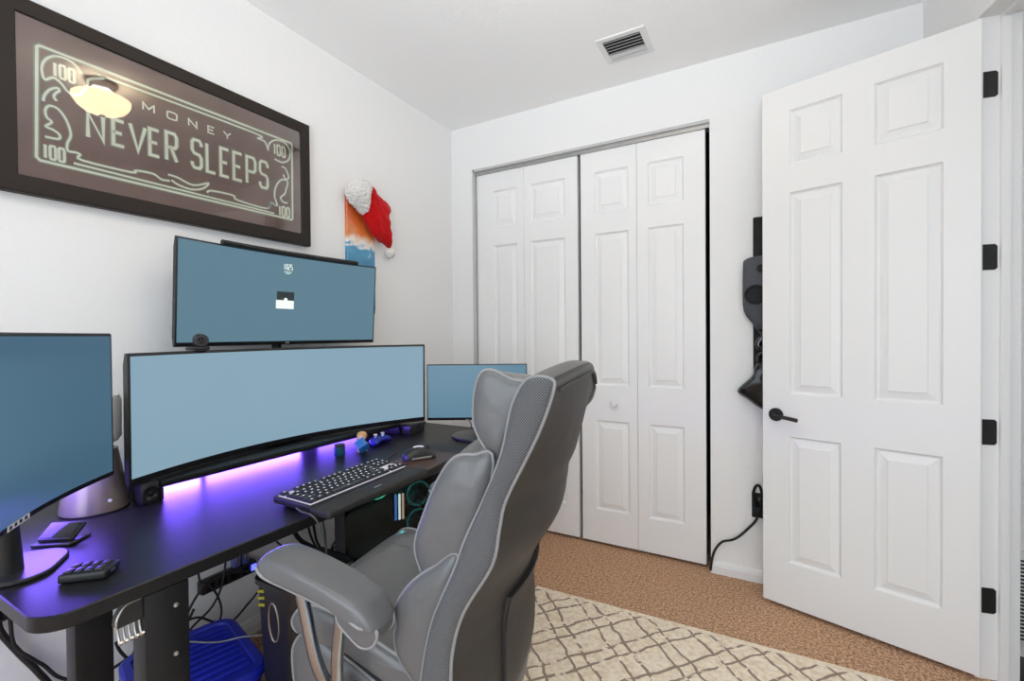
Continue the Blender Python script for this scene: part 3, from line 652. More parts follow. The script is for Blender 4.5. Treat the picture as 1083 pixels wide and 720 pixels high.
# energy sticker on the lower bezel
b = MB(); on_screen(b, pl, -.14, .10, .7735, .7835, .0012); st = b.build('bezel_sticker', m_white, ml, world=True)
for k in range(4):
    b = MB(); on_screen(b, pl, -.12+k*.055, -.095+k*.055, .776, .782, .0022); b.build('sticker_mark', m_black, st, world=True)
# small far monitor
mt = thing('small_monitor', 'small flat monitor at the far end of the desk behind the chair', 'monitor', (-1.07, 1.63, .671))
pt_, nt_, et_ = monitor(mt, (-1.292, 1.567), (-.914, 1.777), 0, .733, .975, 0, (.004, .004, .012), screen('screen_small', (0.0914, 0.1914, 0.2697)), thick=.016, hump=.012)
b = MB(); b.lathe([(0, 0), (.100, 0), (.105, .003), (.104, .009), (.06, .013), (0, .014)], c=(-1.085, 1.640, .6705), n=40); b.build('base', m_blacks, mt, world=True)
b = MB(); b.box((-.015, -.008, 0), (.015, .008, .12), .003, M=Matrix.Translation((-1.113, 1.690, .684)) @ Matrix.Rotation(math.atan2(.21, .378), 4, 'Z')); b.build('neck', m_black, mt, world=True)
b = MB(); p = pt_(-.19, .7345, .002); b.box((p.x-.012, p.y-.003, .7345), (p.x+.012, p.y+.001, .739)); 
b.build('bezel_mark', m_steel, mt, world=True)

# riser shelf
rs = thing('monitor_riser', 'long black riser shelf under the wide curved monitor', 'shelf', (-1.5, 1.08, .671))
b = MB(); b.box((-1.600, .612, .704), (-1.405, 1.52, .722), .003); b.build('shelf_board', m_blackm, rs, world=True)
for y in (.612, 1.512):
    b = MB(); b.box((-1.595, y, .6705), (-1.405, y+.008, .7035), .001); b.build('leg', m_blackm, rs, world=True)
for x in (-1.592,):
    b = MB(); b.box((x, .66, .699), (x+.004, 1.47, .7035)); b.build('led_strip', mat('purple_led', (.1, .05, .3), .5, emit=PURPLE, es=2), rs, world=True)
sp_ = thing('desk_speaker', 'small black speaker at the left end of the riser under the wide monitor', 'speaker', (-1.43, .59, .6705))
b = MB(); b.box((-1.455, .567, .6705), (-1.400, .609, .7265), .006); b.build('cabinet', m_black, sp_, world=True)
b = MB(); b.lathe([(.018, 0), (.018, .003), (.014, .002), (.007, -.001), (0, .002)], n=24, M=Matrix.Translation((-1.3998, .588, .698)) @ Matrix.Rotation(PI/2, 4, 'Y')); b.build('speaker_cone', m_gloss, sp_, world=True)
# webcam and screen light bar
s_w = -.625
cpt = pm(s_w, 1.062, -.012)
wc = thing('webcam', 'black round webcam clipped on the top edge of the wide monitor', 'webcam', cpt)
b = MB(); b.box((-.030, -.022, .0008), (.020, .022, .012), .003, M=Matrix.Translation(cpt)); b.build('clip', m_black, wc, world=True)
dv = V(.85, -.35, -.05).normalized()
c = cpt+V(.0, .006, .030)
Mw = Matrix.Translation(c) @ dv.to_track_quat('Z', 'Y').to_matrix().to_4x4()
b = MB(); b.lathe([(0, -.026), (.012, -.026), (.016, -.022), (.016, .018), (.014, .022), (.010, .0215), (.009, .018), (0, .017)], n=28, M=Mw @ Matrix.Rotation(PI/2, 4, 'Y') @ Matrix.Scale(1, 4)) if False else b.lathe([(0, -.034), (.015, -.034), (.019, -.029), (.0195, .016), (.016, .021), (.010, .0215), (.008, .018), (0, .017)], n=28, M=Mw); b.build('body', m_blacks, wc, world=True)
b = MB(); b.lathe([(0, .0185), (.006, .0185), (.004, .0205), (0, .021)], n=20, M=Mw); b.build('lens', m_gloss, wc, world=True)
lb = thing('screen_light_bar', 'slim black light bar along the top edge of the upper monitor', 'light bar', pu(.0, 1.407, .0))
rows = []
sA, sB = sm(.862), sm(1.402)
for i in range(21):
    c = pu(sA+(sB-sA)*i/20, 1.4095, .006); rows.append([c+nu_*(.012*math.cos(2*PI*k/12))+V(0, 0, .009*math.sin(2*PI*k/12)) for k in range(12)])
b = MB(); b.loft(rows); b.build('tube', m_black, lb, world=True)
b = MB(); c = pu(.02, 1.401, -.018); b.box((c.x-.022, c.y-.03, 1.380), (c.x-.003, c.y+.03, 1.408), .004); b.build('clip', m_black, lb, world=True)

# ------------------------------------------------------------------ desk-top things
# keyboard
KO = V(-1.045, .915, DZT); kang = math.radians(93.5)   # local x: length, y: depth away from the user
kb = thing('keyboard', 'black mechanical keyboard with white backlit keys', 'keyboard', KO, kang)
KL, KD = .372, .134
Mk = Matrix.Rotation(math.radians(3), 4, 'X')
b = MB(); b.box((-KL/2, -KD/2, .006), (KL/2, KD/2, .024), .004, M=Mk); b.build('case', m_black, kb)
m_back = mat('key_backlight', (.5, .5, .5), .5, emit=(.80, .74, 1), es=.28)
b = MB(); b.box((-KL/2+.006, -KD/2+.008, .0235), (KL/2-.006, KD/2-.012, .0252), M=Mk); b.build('backlit_plate', m_back, kb)
for sx in (-1, 1):
    b = MB(); b.box((sx*.15-.02, .035, .0005), (sx*.15+.02, .05, .0085), .001); b.build('foot', m_black, kb)
U = (KL-.014)/18.5; kd = (KD-.022)/6.4
kmesh = {}
def key(u0, w, row):
    kk = (round(w, 2),)
    if kk not in kmesh:
        b = MB(); hw, hh = w*U/2-.0011, kd/2-.0011
        b.loft([[V(x*a, y*c, z) for x, y in ((-1, -1), (1, -1), (1, 1), (-1, 1))] for a, c, z in ((hw, hh, 0), (hw, hh, .003), (hw-.0022, hh-.0022, .0075), (hw-.003, hh-.003, .0072))])
        k0 = b.build('key', m_blacks, kb, smooth=False)
        lg = MB(); lg.box((-.0022, -.0010, .00745), (.0022, .0014, .0077)); g0 = lg.build('legend', m_kleg, k0, smooth=False)
        kmesh[kk] = (k0.data, g0.data); o = k0
        g = g0
    else:
        o = bpy.data.objects.new('key', kmesh[kk][0]); COL.objects.link(o); o.parent = kb; g = bpy.data.objects.new('legend', kmesh[kk][1]); COL.objects.link(g); g.parent = o
    p = Mk @ V(-KL/2+.007+(u0+w/2)*U, -KD/2+.010+(row+.5)*kd+(kd*.4 if row == 5 else 0), .0262)
    o.location = p; o.rotation_euler = (math.radians(3), 0, 0)
m_kleg = mat('key_legend', (.6, .6, .6), .5, emit=(.85, .80, 1), es=.9)
for row in range(6):
    if row == 5: keys = [(0, 1)]+[(2+i, 1) for i in range(4)]+[(6.5+i, 1) for i in range(4)]+[(11+i, 1) for i in range(4)]
    elif row == 4: keys = [(i, 1) for i in range(13)]+[(13, 2)]
    elif row == 3: keys = [(0, 1.5)]+[(1.5+i, 1) for i in range(12)]+[(13.5, 1.5)]
    elif row == 2: keys = [(0, 1.75)]+[(1.75+i, 1) for i in range(11)]+[(12.75, 2.25)]
    elif row == 1: keys = [(0, 2.25)]+[(2.25+i, 1) for i in range(10)]+[(12.25, 2.75)]
    else: keys = [(0, 1.25), (1.25, 1.25), (2.5, 1.25), (3.75, 6.25), (10, 1.25), (11.25, 1.25), (12.5, 1.25), (13.75, 1.25)]
    if row >= 3: keys += [(15.4+i, 1) for i in range(3)]
    if row == 1: keys += [(16.4, 1)]
    if row == 0: keys += [(15.4+i, 1) for i in range(3)]
    for u0, w in keys: key(u0, w, row)
# wrist rest
wr = thing('wrist_rest', 'long flat black wrist rest in front of the keyboard at the desk edge', 'wrist rest', (-.9425, .922, DZT), kang)
b = MB(); b.box((-.193, -.034, .0008), (.193, .034, .020), .006, 3); b.build('pad', mat('wrist_rest_rubber', (.018, .017, .017), .62), wr)
b = MB(); b.box((-.014, -.010, .0201), (.014, -.004, .0205)); b.build('mark', m_steel, wr)
# mouse and pad
b = MB(); plate(b, lambda i: [(-1.045+p*math.cos(.13)-q*math.sin(.13), 1.235+p*math.sin(.13)+q*math.cos(.13)) for p, q in rrect(-.085+i, .085-i, -.12+i, .12-i, .012)], DZT+.0005, DZT+.0035, .0006)
m_pad = mat('mouse_pad_brown', (.075, .042, .032), .34, spec=.3); o = b.build('mouse_pad', m_pad, origin=(-1.045, 1.235, DZT)); tag(o, 'dark brown mouse pad beside the keyboard under the mouse', 'mouse pad')
mo = thing('computer_mouse', 'black mouse with glossy ridge on the brown pad', 'mouse', (-1.065, 1.245, DZT+.0035), math.radians(60))
b = MB()
rings = []
for x, hw, hz in ((-.056, .012, .014), (-.05, .024, .026), (-.03, .031, .038), (-.005, .030, .041), (.02, .029, .036), (.042, .029, .026), (.053, .024, .017), (.057, .014, .011)):
    rings.append([V(x, hw*math.cos(t)*(1 if abs(math.cos(t)) < .7 else 1), .0008+hz*max(0, math.sin(t))**.75) for t in [k*PI/14 for k in range(15)]])
b.loft(rings); b.build('shell', m_black, mo)
b = MB(); b.cyl((.030, -.004, .0345), (.030, .004, .0345), .008, 16); b.build('scroll_wheel', m_gloss, mo)
b = MB(); b.tube([(-.02, 0, .0415), (0, 0, .0425), (.015, 0, .0395)], .0025, 8); b.build('glow_mark', mat('mouse_glow', (.4, .4, .4), .3, emit=(.8, .8, .9), es=.5), mo)
b = MB(); b.box((-.036, -.034, .004), (.034, -.0295, .012), .002); b.build('side_plate', m_steel, mo)
b = MB(); b.tube([V(-1.035, 1.19, DZT+.010), V(-1.06, 1.16, DZT+.007), V(-1.11, 1.15, DZT+.0065), V(-1.16, 1.19, DZT+.003), V(-1.20, 1.28, DZT+.0035)], .0018, 6); tag(b.build('mouse_cable', mat('mouse_cable_red', (.09, .03, .02), .5), origin=(-1.11, 1.19, DZT)), 'thin reddish mouse cable looping beside the mouse', 'cable')
# keyboard cable over the desk edge
b = MB(); b.tube([(-1.005, .7235, .6835), (-.975, .716, .682), (-.948, .718, .680), (-.930, .726, .660), (-.930, .745, .60), (-.97, .78, .555), (-1.06, .85, .545), (-1.16, .92, .56), (-1.24, .96, .60)], .0022, 8)
tag(b.build('keyboard_cable', mat('grey_cable', (.06, .06, .06), .5), origin=(-.94, .75, .62)), 'grey cable from the keyboard hanging over the desk front edge', 'cable')
# cone fan
cf = thing('desk_fan', 'taupe cone based desk fan with silver head behind the left monitor', 'fan', (-1.488, .505, DZT+.0005))
m_taupe = mat('taupe_metal', (.28, .23, .19), .32, .5)
b = MB(); b.lathe([(0, 0), (.064, 0), (.068, .003), (.068, .012), (.050, .125), (.046, .150), (.02, .152), (0, .152)], n=48); b.build('base_cone', m_taupe, cf)
b = MB(); b.lathe([(0, .152), (.032, .152), (.030, .168), (0, .168)], n=36); b.build('collar', m_gloss, cf)
b = MB(); b.lathe([(0, .168), (.046, .168), (.054, .180), (.055, .270), (.050, .285), (.03, .289), (0, .289)], n=48); b.build('head', mat('silver_satin', (.82, .81, .79), .4, 0), cf)
b = MB(); b.lathe([(0, 0), (.004, 0), (.004, .002), (0, .002)], n=12, M=Matrix.Translation((.0655, .006, .03)) @ Matrix.Rotation(PI/2, 4, 'Y')); b.build('indicator', m_white, cf)
# control pad with slanted face
cp = thing('control_pad', 'black wedge control pad with tilted screen beside the left monitor', 'control pad', (-1.315, .392, DZT+.0005), math.radians(35))
b = MB(); b.box((-.038, -.032, 0), (.038, .024, .006), .002); b.build('base', m_blacks, cp)
TM = Matrix.Translation((0, -.002, .020)) @ Matrix.Rotation(math.radians(-58), 4, 'X')
b = MB(); b.box((-.034, -.005, -.022), (.034, .005, .022), .003, M=TM); b.build('tilted_body', m_black, cp)
b = MB(); b.box((-.030, -.0062, -.018), (.030, -.0052, .018), .0004, M=TM); b.build('face', m_gloss, cp)
# small box with raised pads
sb_ = thing('switch_box', 'small flat black box with raised pads near the front left desk edge', 'box', (-1.078, .356, DZT+.0005), math.radians(44))
b = MB(); b.box((-.036, -.024, 0), (.036, .024, .016), .004, 3); b.build('body', m_black, sb_)
for r_ in range(2):
    for c_ in range(4):
        b = MB(); b.box((-.030+c_*.0155, -.019+r_*.020, .0162), (-.018+c_*.0155, -.002+r_*.020, .0188), .001); b.build('pad', m_blacks, sb_)
b = MB(); b.box((.0362, -.008, .005), (.0368, .004, .010)); b.build('port', m_steel, sb_)
# figurine, cup, controller, black boxes at the back
fg = thing('figurine', 'tiny blond figurine holding a blue crystal block on the desk', 'figurine', (-1.330, 1.232, DZT+.0005), math.radians(-30))
m_fw = mat('figure_white', (.65, .6, .55), .5); m_fs = mat('figure_hair', (.62, .34, .16), .5); m_cr = mat('blue_crystal', (.02, .16, .55), .12, coat=.5)
b = MB(); b.lathe([(0, 0), (.010, 0), (.011, .010), (.008, .022), (.006, .030), (0, .031)], n=16); b.build('body', m_fw, fg)
b = MB(); b.ball((0, 0, .041), .013, (1, 1, .95)); b.build('head', mat('figure_skin', (.75, .5, .38), .5), fg)
b = MB(); b.ball((-.003, .002, .045), .0145, (1, 1, .85)); b.ball((-.010, 0, .036), .007) if False else None; b.build('hair', m_fs, fg)
for sx in (-1, 1):
    b = MB(); b.tube([(0, sx*.008, .026), (.010, sx*.012, .022), (.016, sx*.008, .018)], .0035, 8); b.build('arm', m_fw, fg)
    b = MB(); b.tube([(0, sx*.005, .010), (.006, sx*.010, .006), (.012, sx*.011, .0035)], .0042, 8); b.build('leg', m_fw, fg)
b = MB(); b.box((-.014, -.014, -.014), (.014, .014, .014), .002, M=Matrix.Translation((.026, -.004, .023)) @ Euler((.7, .55, .3)).to_matrix().to_4x4()); b.build('crystal_block', m_cr, fg)
fg.scale = (1.3, 1.3, 1.3)
cu = thing('small_jar', 'small dark teal jar standing behind the keyboard', 'jar', (-1.352, 1.150, DZT+.0005))
b = MB(); b.lathe([(0, 0), (.017, 0), (.019, .003), (.019, .032), (.017, .034), (0, .034)], n=28); b.build('body', mat('teal_glass', (.015, .08, .12), .15), cu)
b = MB(); b.lathe([(0, .0342), (.0185, .0342), (.0185, .040), (.016, .042), (0, .042)], n=28); b.build('lid', m_blacks, cu)
gc = thing('game_controller', 'blue game controller lying at the back of the desk by the riser', 'controller', (-1.36, 1.345, DZT+.0005), math.radians(100))
m_gb = mat('controller_blue', (.012, .025, .32), .35)
b = MB(); rings = []
for x, hw, zc, hz in ((-.052, .010, .012, .008), (-.045, .024, .016, .014), (-.022, .026, .019, .014), (0, .022, .019, .013), (.022, .026, .019, .014), (.045, .024, .016, .014), (.052, .010, .012, .008)):
    rings.append([V(x, (-.012 if abs(x) > .03 else 0)+hw*math.cos(2*PI*k/18), zc+hz*math.sin(2*PI*k/18)) for k in range(18)])
b.loft(rings); gb = b.build('body', m_gb, gc); mdf = gb.modifiers.new('s', 'SUBSURF'); mdf.levels = mdf.render_levels = 1
for x, y in ((-.022, -.004), (.016, -.010)):
    b = MB(); b.lathe([(0, 0), (.004, 0), (.004, .008), (.008, .010), (.007, .013), (0, .0125)], c=(x, y, .031), n=16); b.build('thumbstick', m_white, gc)
bx = thing('black_hub', 'low ridged black box at the far end of the riser', 'box', (-1.40, 1.575, DZT+.0005))
b = MB(); b.box((-.045, -.048, 0), (.045, .048, .045), .003); b.build('case', m_blacks, bx)
for k in range(5):
    b = MB(); b.box((.0452, -.042+k*.018, .006), (.047, -.030+k*.018, .040), .0005); b.build('fin', m_black, bx)
b = MB(); b.box((-.012, -.085, 0), (.012, .075, .012), .003); o = b.build('power_strip', m_black, origin=(0, 0, 0)); o.location = (-1.48, 1.695, DZT+.0005); tag(o, 'thin black strip lying at the back right corner of the desk', 'power strip')
b = MB(); b.tube([(-1.16, 1.76, DZT+.004), (-1.165, 1.775, DZT+.02), (-1.165, 1.785, DZT+.03), (-1.14, 1.80, DZT+.030), (-1.10, 1.802, DZT+.030)], .0022, 6) if False else b.tube([(-1.185, 1.725, .725), (-1.18, 1.735, .70), (-1.178, 1.74, .679), (-1.16, 1.745, .6745), (-1.13, 1.748, .6745), (-1.115, 1.748, .685), (-1.112, 1.748, .72)], .0022, 6)
tag(b.build('monitor_cable', m_rubber, origin=(-1.15, 1.74, .68)), 'thin black cable hanging in a loop below the small monitor', 'cable')

# ------------------------------------------------------------------ under the desk
pc = thing('computer_tower', 'black glass sided computer tower with green and blue lights under the desk', 'computer', (-1.23, 1.21, .03))
PX0, PX1, PY0, PY1, PZ0, PZ1 = -1.312, -1.122, .985, 1.36, .03, .638
b = MB(); b.box((PX0, PY0, PZ0), (PX0+.012, PY1, PZ1)); b.box((PX0+.012, PY0, PZ0), (PX1-.006, PY0+.012, PZ1)); b.box((PX0+.012, PY1-.012, PZ0), (PX1-.006, PY1, PZ1)); b.box((PX0+.012, PY0+.012, PZ0), (PX1-.006, PY1-.012, PZ0+.012)); b.box((PX0+.012, PY0+.012, PZ1-.012), (PX1-.006, PY1-.012, PZ1))
bmesh.ops.remove_doubles(b.bm, verts=b.bm.verts[:], dist=.0005)
b.build('case', m_blackm, pc, world=True, smooth=False)
m_tint = bpy.data.materials.new('tinted_glass'); m_tint.use_nodes = True
_n, _l = m_tint.node_tree.nodes, m_tint.node_tree.links
_n.remove(_n['Principled BSDF']); _tr = _n.new('ShaderNodeBsdfTransparent'); _tr.inputs[0].default_value = (.40, .42, .42, 1); _gl = _n.new('ShaderNodeBsdfGlossy'); _gl.inputs['Roughness'].default_value = .03
_fn = _n.new('ShaderNodeFresnel'); _fn.inputs[0].default_value = 1.25; _mx = _n.new('ShaderNodeMixShader'); _l.new(_fn.outputs[0], _mx.inputs[0]); _l.new(_tr.outputs[0], _mx.inputs[1]); _l.new(_gl.outputs[0], _mx.inputs[2]); _l.new(_mx.outputs[0], _n['Material Output'].inputs[0])
b = MB(); b.box((PX1-.0055, PY0+.001, PZ0+.001), (PX1-.001, PY1-.001, PZ1-.001)); b.build('glass_panel', m_tint, pc, world=True, smooth=False)
for x in (PX0+.03, PX1-.03):
    for y in (PY0+.04, PY1-.04):
        b = MB(); b.cyl((x, y, .0005), (x, y, .0298), .014, 14); b.build('foot', m_rubber, pc, world=True)
b = MB(); b.box((PX0+.0125, PY0+.03, .21), (PX0+.018, PY1-.05, .60)); mb_ = b.build('circuit_board', m_blacks, pc, world=True)
def em(n, c, s): return mat(n, (.02, .02, .02), .4, emit=c, es=s)
m_g, m_t, m_w, m_b, m_o = em('glow_green', (.12, .85, .48), 2.4), em('glow_teal', (.06, .55, .55), .35), em('glow_white', (.85, 1, .95), 3.0), em('glow_blue', (.08, .28, 1), 1.8), em('glow_orange', (1, .6, .4), 1.8)
def ringm(c, R, r, M, name, parent):
    b = MB(); b.tube([V(c[0], c[1]+R*math.cos(2*PI*k/24), c[2]+R*math.sin(2*PI*k/24)) for k in range(24)], r, 8, smooth=False, closed=True); return b.build(name, M, parent, world=True)
def fan(c, R, M):
    f = ringm(c, R, .0045, M, 'fan_ring', pc)
    b = MB(); b.lathe([(0, 0), (R*.36, 0), (R*.34, .012), (0, .014)], n=20, M=Matrix.Translation((c[0]-.004, c[1], c[2])) @ Matrix.Rotation(PI/2, 4, 'Y')); b.build('fan_hub', m_blacks, f, world=True)
    for k in range(7):
        a = k*2*PI/7; b = MB(); e = V(0, math.cos(a), math.sin(a)); t = V(0, -math.sin(a), math.cos(a)); cc = Vector(c)
        b.loft([[cc+e*(R*.36)+t*.006+V(.004, 0, 0), cc+e*(R*.36)-t*.006-V(.006, 0, 0), cc+e*(R*.36)-t*.006-V(.004, 0, 0), cc+e*(R*.36)+t*.006+V(.006, 0, 0)], [cc+e*(R*.93)+t*.016+V(.004, 0, 0), cc+e*(R*.93)-t*.010-V(.006, 0, 0), cc+e*(R*.93)-t*.010-V(.004, 0, 0), cc+e*(R*.93)+t*.016+V(.006, 0, 0)]])
        b.build('fan_blade', m_dark, f, world=True)
XI = -1.212
fan((XI, PY0+.130, .556), .040, m_g); fan((XI-.02, PY0+.29, .50), .044, m_t); fan((XI-.02, PY0+.29, .395), .044, m_t)
for k, (y, M_) in enumerate(((PY0+.192, m_b), (PY0+.206, m_w), (PY0+.219, m_o))):
    b = MB(); b.box((XI-.02, y-.004, .425), (XI+.012, y+.004, .525), .002); r0 = b.build('memory_stick', m_blacks, pc, world=True)
    b = MB(); b.box((XI+.0122, y-.004, .428), (XI+.016, y+.004, .522), .001); b.build('memory_light', M_, r0, world=True)
b = MB(); b.box((XI-.02, PY0+.03, .540), (XI+.012, PY0+.075, .550), .002); b.build('light_strip', m_t, pc, world=True)
b = MB(); b.box((XI-.02, PY0+.165, .558), (XI+.016, PY0+.205, .570), .002); b.build('light_strip', m_w, pc, world=True)
b = MB(); b.box((XI-.06, PY0+.03, .300), (XI+.05, PY1-.03, .350), .006); gp = b.build('graphics_card', m_blacks, pc, world=True)
b = MB(); b.box((XI+.0502, PY0+.15, .334), (XI+.052, PY1-.06, .342), .0005); b.build('card_light', em('glow_dim', (.08, .35, .45), .30), gp, world=True)
b = MB(); b.box((XI-.06, PY0+.013, PZ0+.013), (XI+.07, PY1-.013, .20), .003); b.build('power_shroud', m_blackm, pc, world=True)
gl_ = bpy.data.lights.new('case_glow', 'POINT'); gl_.energy = 1.2; gl_.color = (.15, .9, .85); gl_.shadow_soft_size = .02
go_ = bpy.data.objects.new('case_glow', gl_); COL.objects.link(go_); go_.parent = pc; go_.location = V(PX1-.03, PY0+.2, .56)-V(-1.23, 1.21, .03)
pc.rotation_euler = (0, 0, math.radians(-30)); pc.location = (-1.201, 1.324-.02, .03)
# trash bin
tb = thing('trash_bin', 'tall black bin with oval handle hole behind the near chair armrest', 'bin', (-1.100, .818, 0))
def rr3(hx, hy, r, z): return [V(x, y, z) for x, y in rrect(-hx, hx, -hy, hy, r, 5)]
b = MB(); b.loft([rr3(.062, .078, .02, .001), rr3(.078, .098, .028, .460), rr3(.084, .104, .03, .462), rr3(.084, .104, .03, .475), rr3(.076, .096, .026, .475), rr3(.058, .074, .018, .008)]); b.build('body', mat('black_bin_plastic', (.012, .012, .013), .4), tb)
b = MB(); z0 = .375
b.tube([V(-.0735+.010*(1-(z0+.045*math.sin(a))/.5) if False else -.0775+.016*(1-(z0+.05*math.sin(a))/.46), .0-.01+.020*math.cos(a), z0+.05*math.sin(a)) for a in [k*2*PI/20 for k in range(20)]], .0028, 6, closed=True, sub=2); b.build('oval_handle', m_steel, tb)
b = MB(); b.tube([V(.020*math.cos(a), -.0985+.020*(1-(z0+.05*math.sin(a))/.46), z0+.05*math.sin(a)) for a in [k*2*PI/20 for k in range(20)]], .0024, 6, closed=True, sub=2); b.build('oval_handle', m_steel, tb)
for k in range(3):
    z = .402+k*.018
    b = MB(); b.prism([V(-.060, -.0972+.02*(1-z/.46)-.003, z), V(-.035, -.0972+.02*(1-z/.46)-.003, z+.006), V(-.035, -.0972+.02*(1-z/.46)-.003, z+.013), V(-.060, -.0972+.02*(1-z/.46)-.003, z+.007)], (0, .0018, 0)); b.build('stripe', mat('yellow_stripe', (.45, .42, .03), .5) if k == 0 else bpy.data.materials['yellow_stripe'], tb)
# blue tote
bt = thing('storage_tote', 'blue ribbed plastic storage tote on the floor under the desk', 'storage bin', (-1.374, .668, 0), math.radians(-14))
m_blue = mat('blue_tote_plastic', (.010, .022, .42), .38)
b = MB(); b.loft([rr3(.150, .120, .03, .001), rr3(.158, .130, .035, .185), rr3(.158, .130, .035, .19)]); b.build('body', m_blue, bt)
b = MB(); b.loft([rr3(.165, .137, .045, .1905), rr3(.170, .142, .05, .194), rr3(.170, .142, .05, .212), rr3(.163, .135, .045, .218), rr3(.145, .117, .03, .218), rr3(.142, .114, .03, .212)]); ld = b.build('lid', m_blue, bt)
for k in range(9):
    x = -.112+k*.028
    b = MB(); b.tube([(x, -.105, .2135), (x, .105, .2135)], .005, 8); b.build('rib', m_blue, ld)
# power strips on the wall, plugs and cables
def strip(name, label, y0, z0, y1, z1, glow):
    t = thing(name, label, 'power strip', (XL, (y0+y1)/2, (z0+z1)/2))
    ang = math.atan2(z1-z0, y1-y0); Lh = math.hypot(y1-y0, z1-z0)/2
    Mx = Matrix.Translation((XL+.018, (y0+y1)/2, (z0+z1)/2)) @ Matrix.Rotation(ang, 4, 'X')
    b = MB(); b.box((-.0175, -Lh, -.022), (.018, Lh, .022), .006, M=Mx); b.build('housing', m_black, t, world=True)
    for k in range(4):
        b = MB(); b.box((.0182, -Lh*.72+k*Lh*.42-.012, -.012), (.0192, -Lh*.72+k*Lh*.42+.012, .012), M=Mx); b.build('socket', m_gloss, t, world=True)
    if glow:
        b = MB(); b.box((.0182, Lh*.75, -.010), (.024, Lh*.95, .012), .002, M=Mx); b.build('lit_switch', em('strip_glow', (.10, .12, 1), 2.0), t, world=True)
    return t
strip('power_strip', 'black power strip with blue lit switch on the wall between desk leg and bin', .835, .258, 1.025, .258, True)
strip('power_strip', 'black power strip low behind the left end of the desk', .28, .410, .435, .432, False)
for y, nm in ((.955, 'a'), (.985, 'b')):
    pa = thing('power_adapter', 'pale blue lit plug standing above the wall power strip, ' + ('left one of the two' if nm == 'a' else 'right one of the two'), 'plug', (XL+.02, y, .285), group='plugs on the wall power strip')
    b = MB(); b.box((-.014, -.011, -.003), (.016, .011, .040), .003); b.build('body', mat('plug_blue', (.10, .12, .35), .3) if nm == 'a' else bpy.data.materials['plug_blue'], pa)
    for s_ in (-1, 1):
        b = MB(); b.box((.0162, s_*.005-.0015, .006), (.019, s_*.005+.0015, .034), .0005); b.build('ridge', m_steel, pa)
CAB = [
 ([(0.375, 0.42), (0.375, 0.381), (0.408, 0.304), (0.44, 0.238), (0.475, 0.152), (.50, .03)], .0075, 'thick black cable sloping down the wall left of the desk legs'),
 ([(0.39, 0.41), (0.398, 0.332), (0.428, 0.282), (0.451, 0.248), (0.476, 0.204), (0.514, 0.169), (0.57, 0.15), (.64, .16)], .0042, 'thin black cable beside the thick one at the left desk end'),
 ([(0.592, 0.235), (0.606, 0.196), (0.631, 0.157), (0.676, 0.143), (.75, .16), (.80, .22)], .0042, 'black cable sagging between the two left desk legs'),
 ([(0.645, 0.30), (0.637, 0.21), (0.62, 0.164), (0.597, 0.123), (0.574, 0.05)], .003, 'thin black cable hanging straight from the hook rack'),
 ([(0.555, 0.11), (0.597, 0.121), (0.676, 0.118), (0.74, 0.125), (.82, .16)], .0048, 'lowest black cable between the left desk legs'),
 ([(0.72, 0.12), (0.743, 0.193), (0.774, 0.247), (0.805, 0.293), (0.849, 0.311), (0.911, 0.299), (0.96, 0.280)], .004, 'black cable arching over the wall power strip'),
 ([(0.743, 0.16), (0.773, 0.192), (0.833, 0.223), (0.864, 0.288), (0.883, 0.40), (.89, .55)], .0036, 'black cable rising in front of the power strip to the desk'),
 ([(0.993, 0.235), (0.986, 0.207), (0.941, 0.178), (0.886, 0.147), (0.832, 0.176), (0.784, 0.217), (0.735, 0.225)], .0034, 'black cable looping below the wall power strip'),
 ([(.77, .50), (0.786, 0.339), (0.805, 0.318), (0.839, 0.261), (0.847, 0.2), (0.825, 0.132), (0.813, 0.06), (0.81, .012)], .0034, 'black cable running down the wall behind the blue tote'),
 ([(1.11, .50), (1.13, 0.402), (1.154, 0.338), (1.191, 0.287), (1.247, 0.237), (1.302, 0.183), (1.39, 0.104)], .009, 'thick black cable bundle behind the computer tower'),
 ([(1.402, 0.251), (1.341, 0.219), (1.292, 0.199), (1.269, 0.19), (1.301, 0.144), (1.399, 0.08)], .004, 'bent black cable low beside the computer tower'),
 ([(1.39, 0.45), (1.373, 0.356), (1.362, 0.295), (1.322, 0.254), (1.302, 0.215), (1.33, 0.163), (1.4, 0.133)], .004, 'black cable dropping beside the tower and curling back'),
 ([(1.19, .45), (1.204, 0.338), (1.225, 0.273), (1.269, 0.209), (1.331, 0.191), (1.401, 0.202)], .005, 'black cable curving under the desk towards the tower'),
 ([(1.16, .48), (1.171, 0.35), (1.225, 0.235), (1.315, 0.138), (1.399, 0.051)], .0045, 'straight slanted black cable left of the tower'),
 ([(1.005, .46), (1.023, 0.378), (1.048, 0.337), (1.081, 0.243), (1.10, .12)], .0034, 'black cable seen just above the chair armrest front'),
]
for i, (pts, r_, lab) in enumerate(CAB):
    x = XL+.026+.0105*i+(.012 if i > 1 else 0) if i < 9 else XL+.07+.017*(i-9)
    P = [V(x+.004*math.sin(3*k+i), y, max(z, r_+.002)) for k, (y, z) in enumerate(pts)]
    b = MB(); b.tube(P, r_, 8); o = b.build('cable', m_rubber, origin=P[0]); tag(o, lab, 'cable', 'cables under the desk')
b = MB(); P = [V(XL+.02, .73, .121), V(XL+.02, .771, .116), V(XL+.025, .901, .083), V(XL+.03, .991, .07), V(XL+.03, 1.094, .072)]
P = [V(-1.54, .66, .226), V(-1.47, .70, .2235), V(-1.39, .74, .2235), V(-1.33, .79, .230), V(-1.29, .86, .20), V(-1.26, .93, .10)]
b.tube(P, .0022, 6); tag(b.build('cable', mat('grey_thin_cable', (.25, .25, .27), .5), origin=P[0]), 'thin grey cable lying across the blue tote', 'cable')
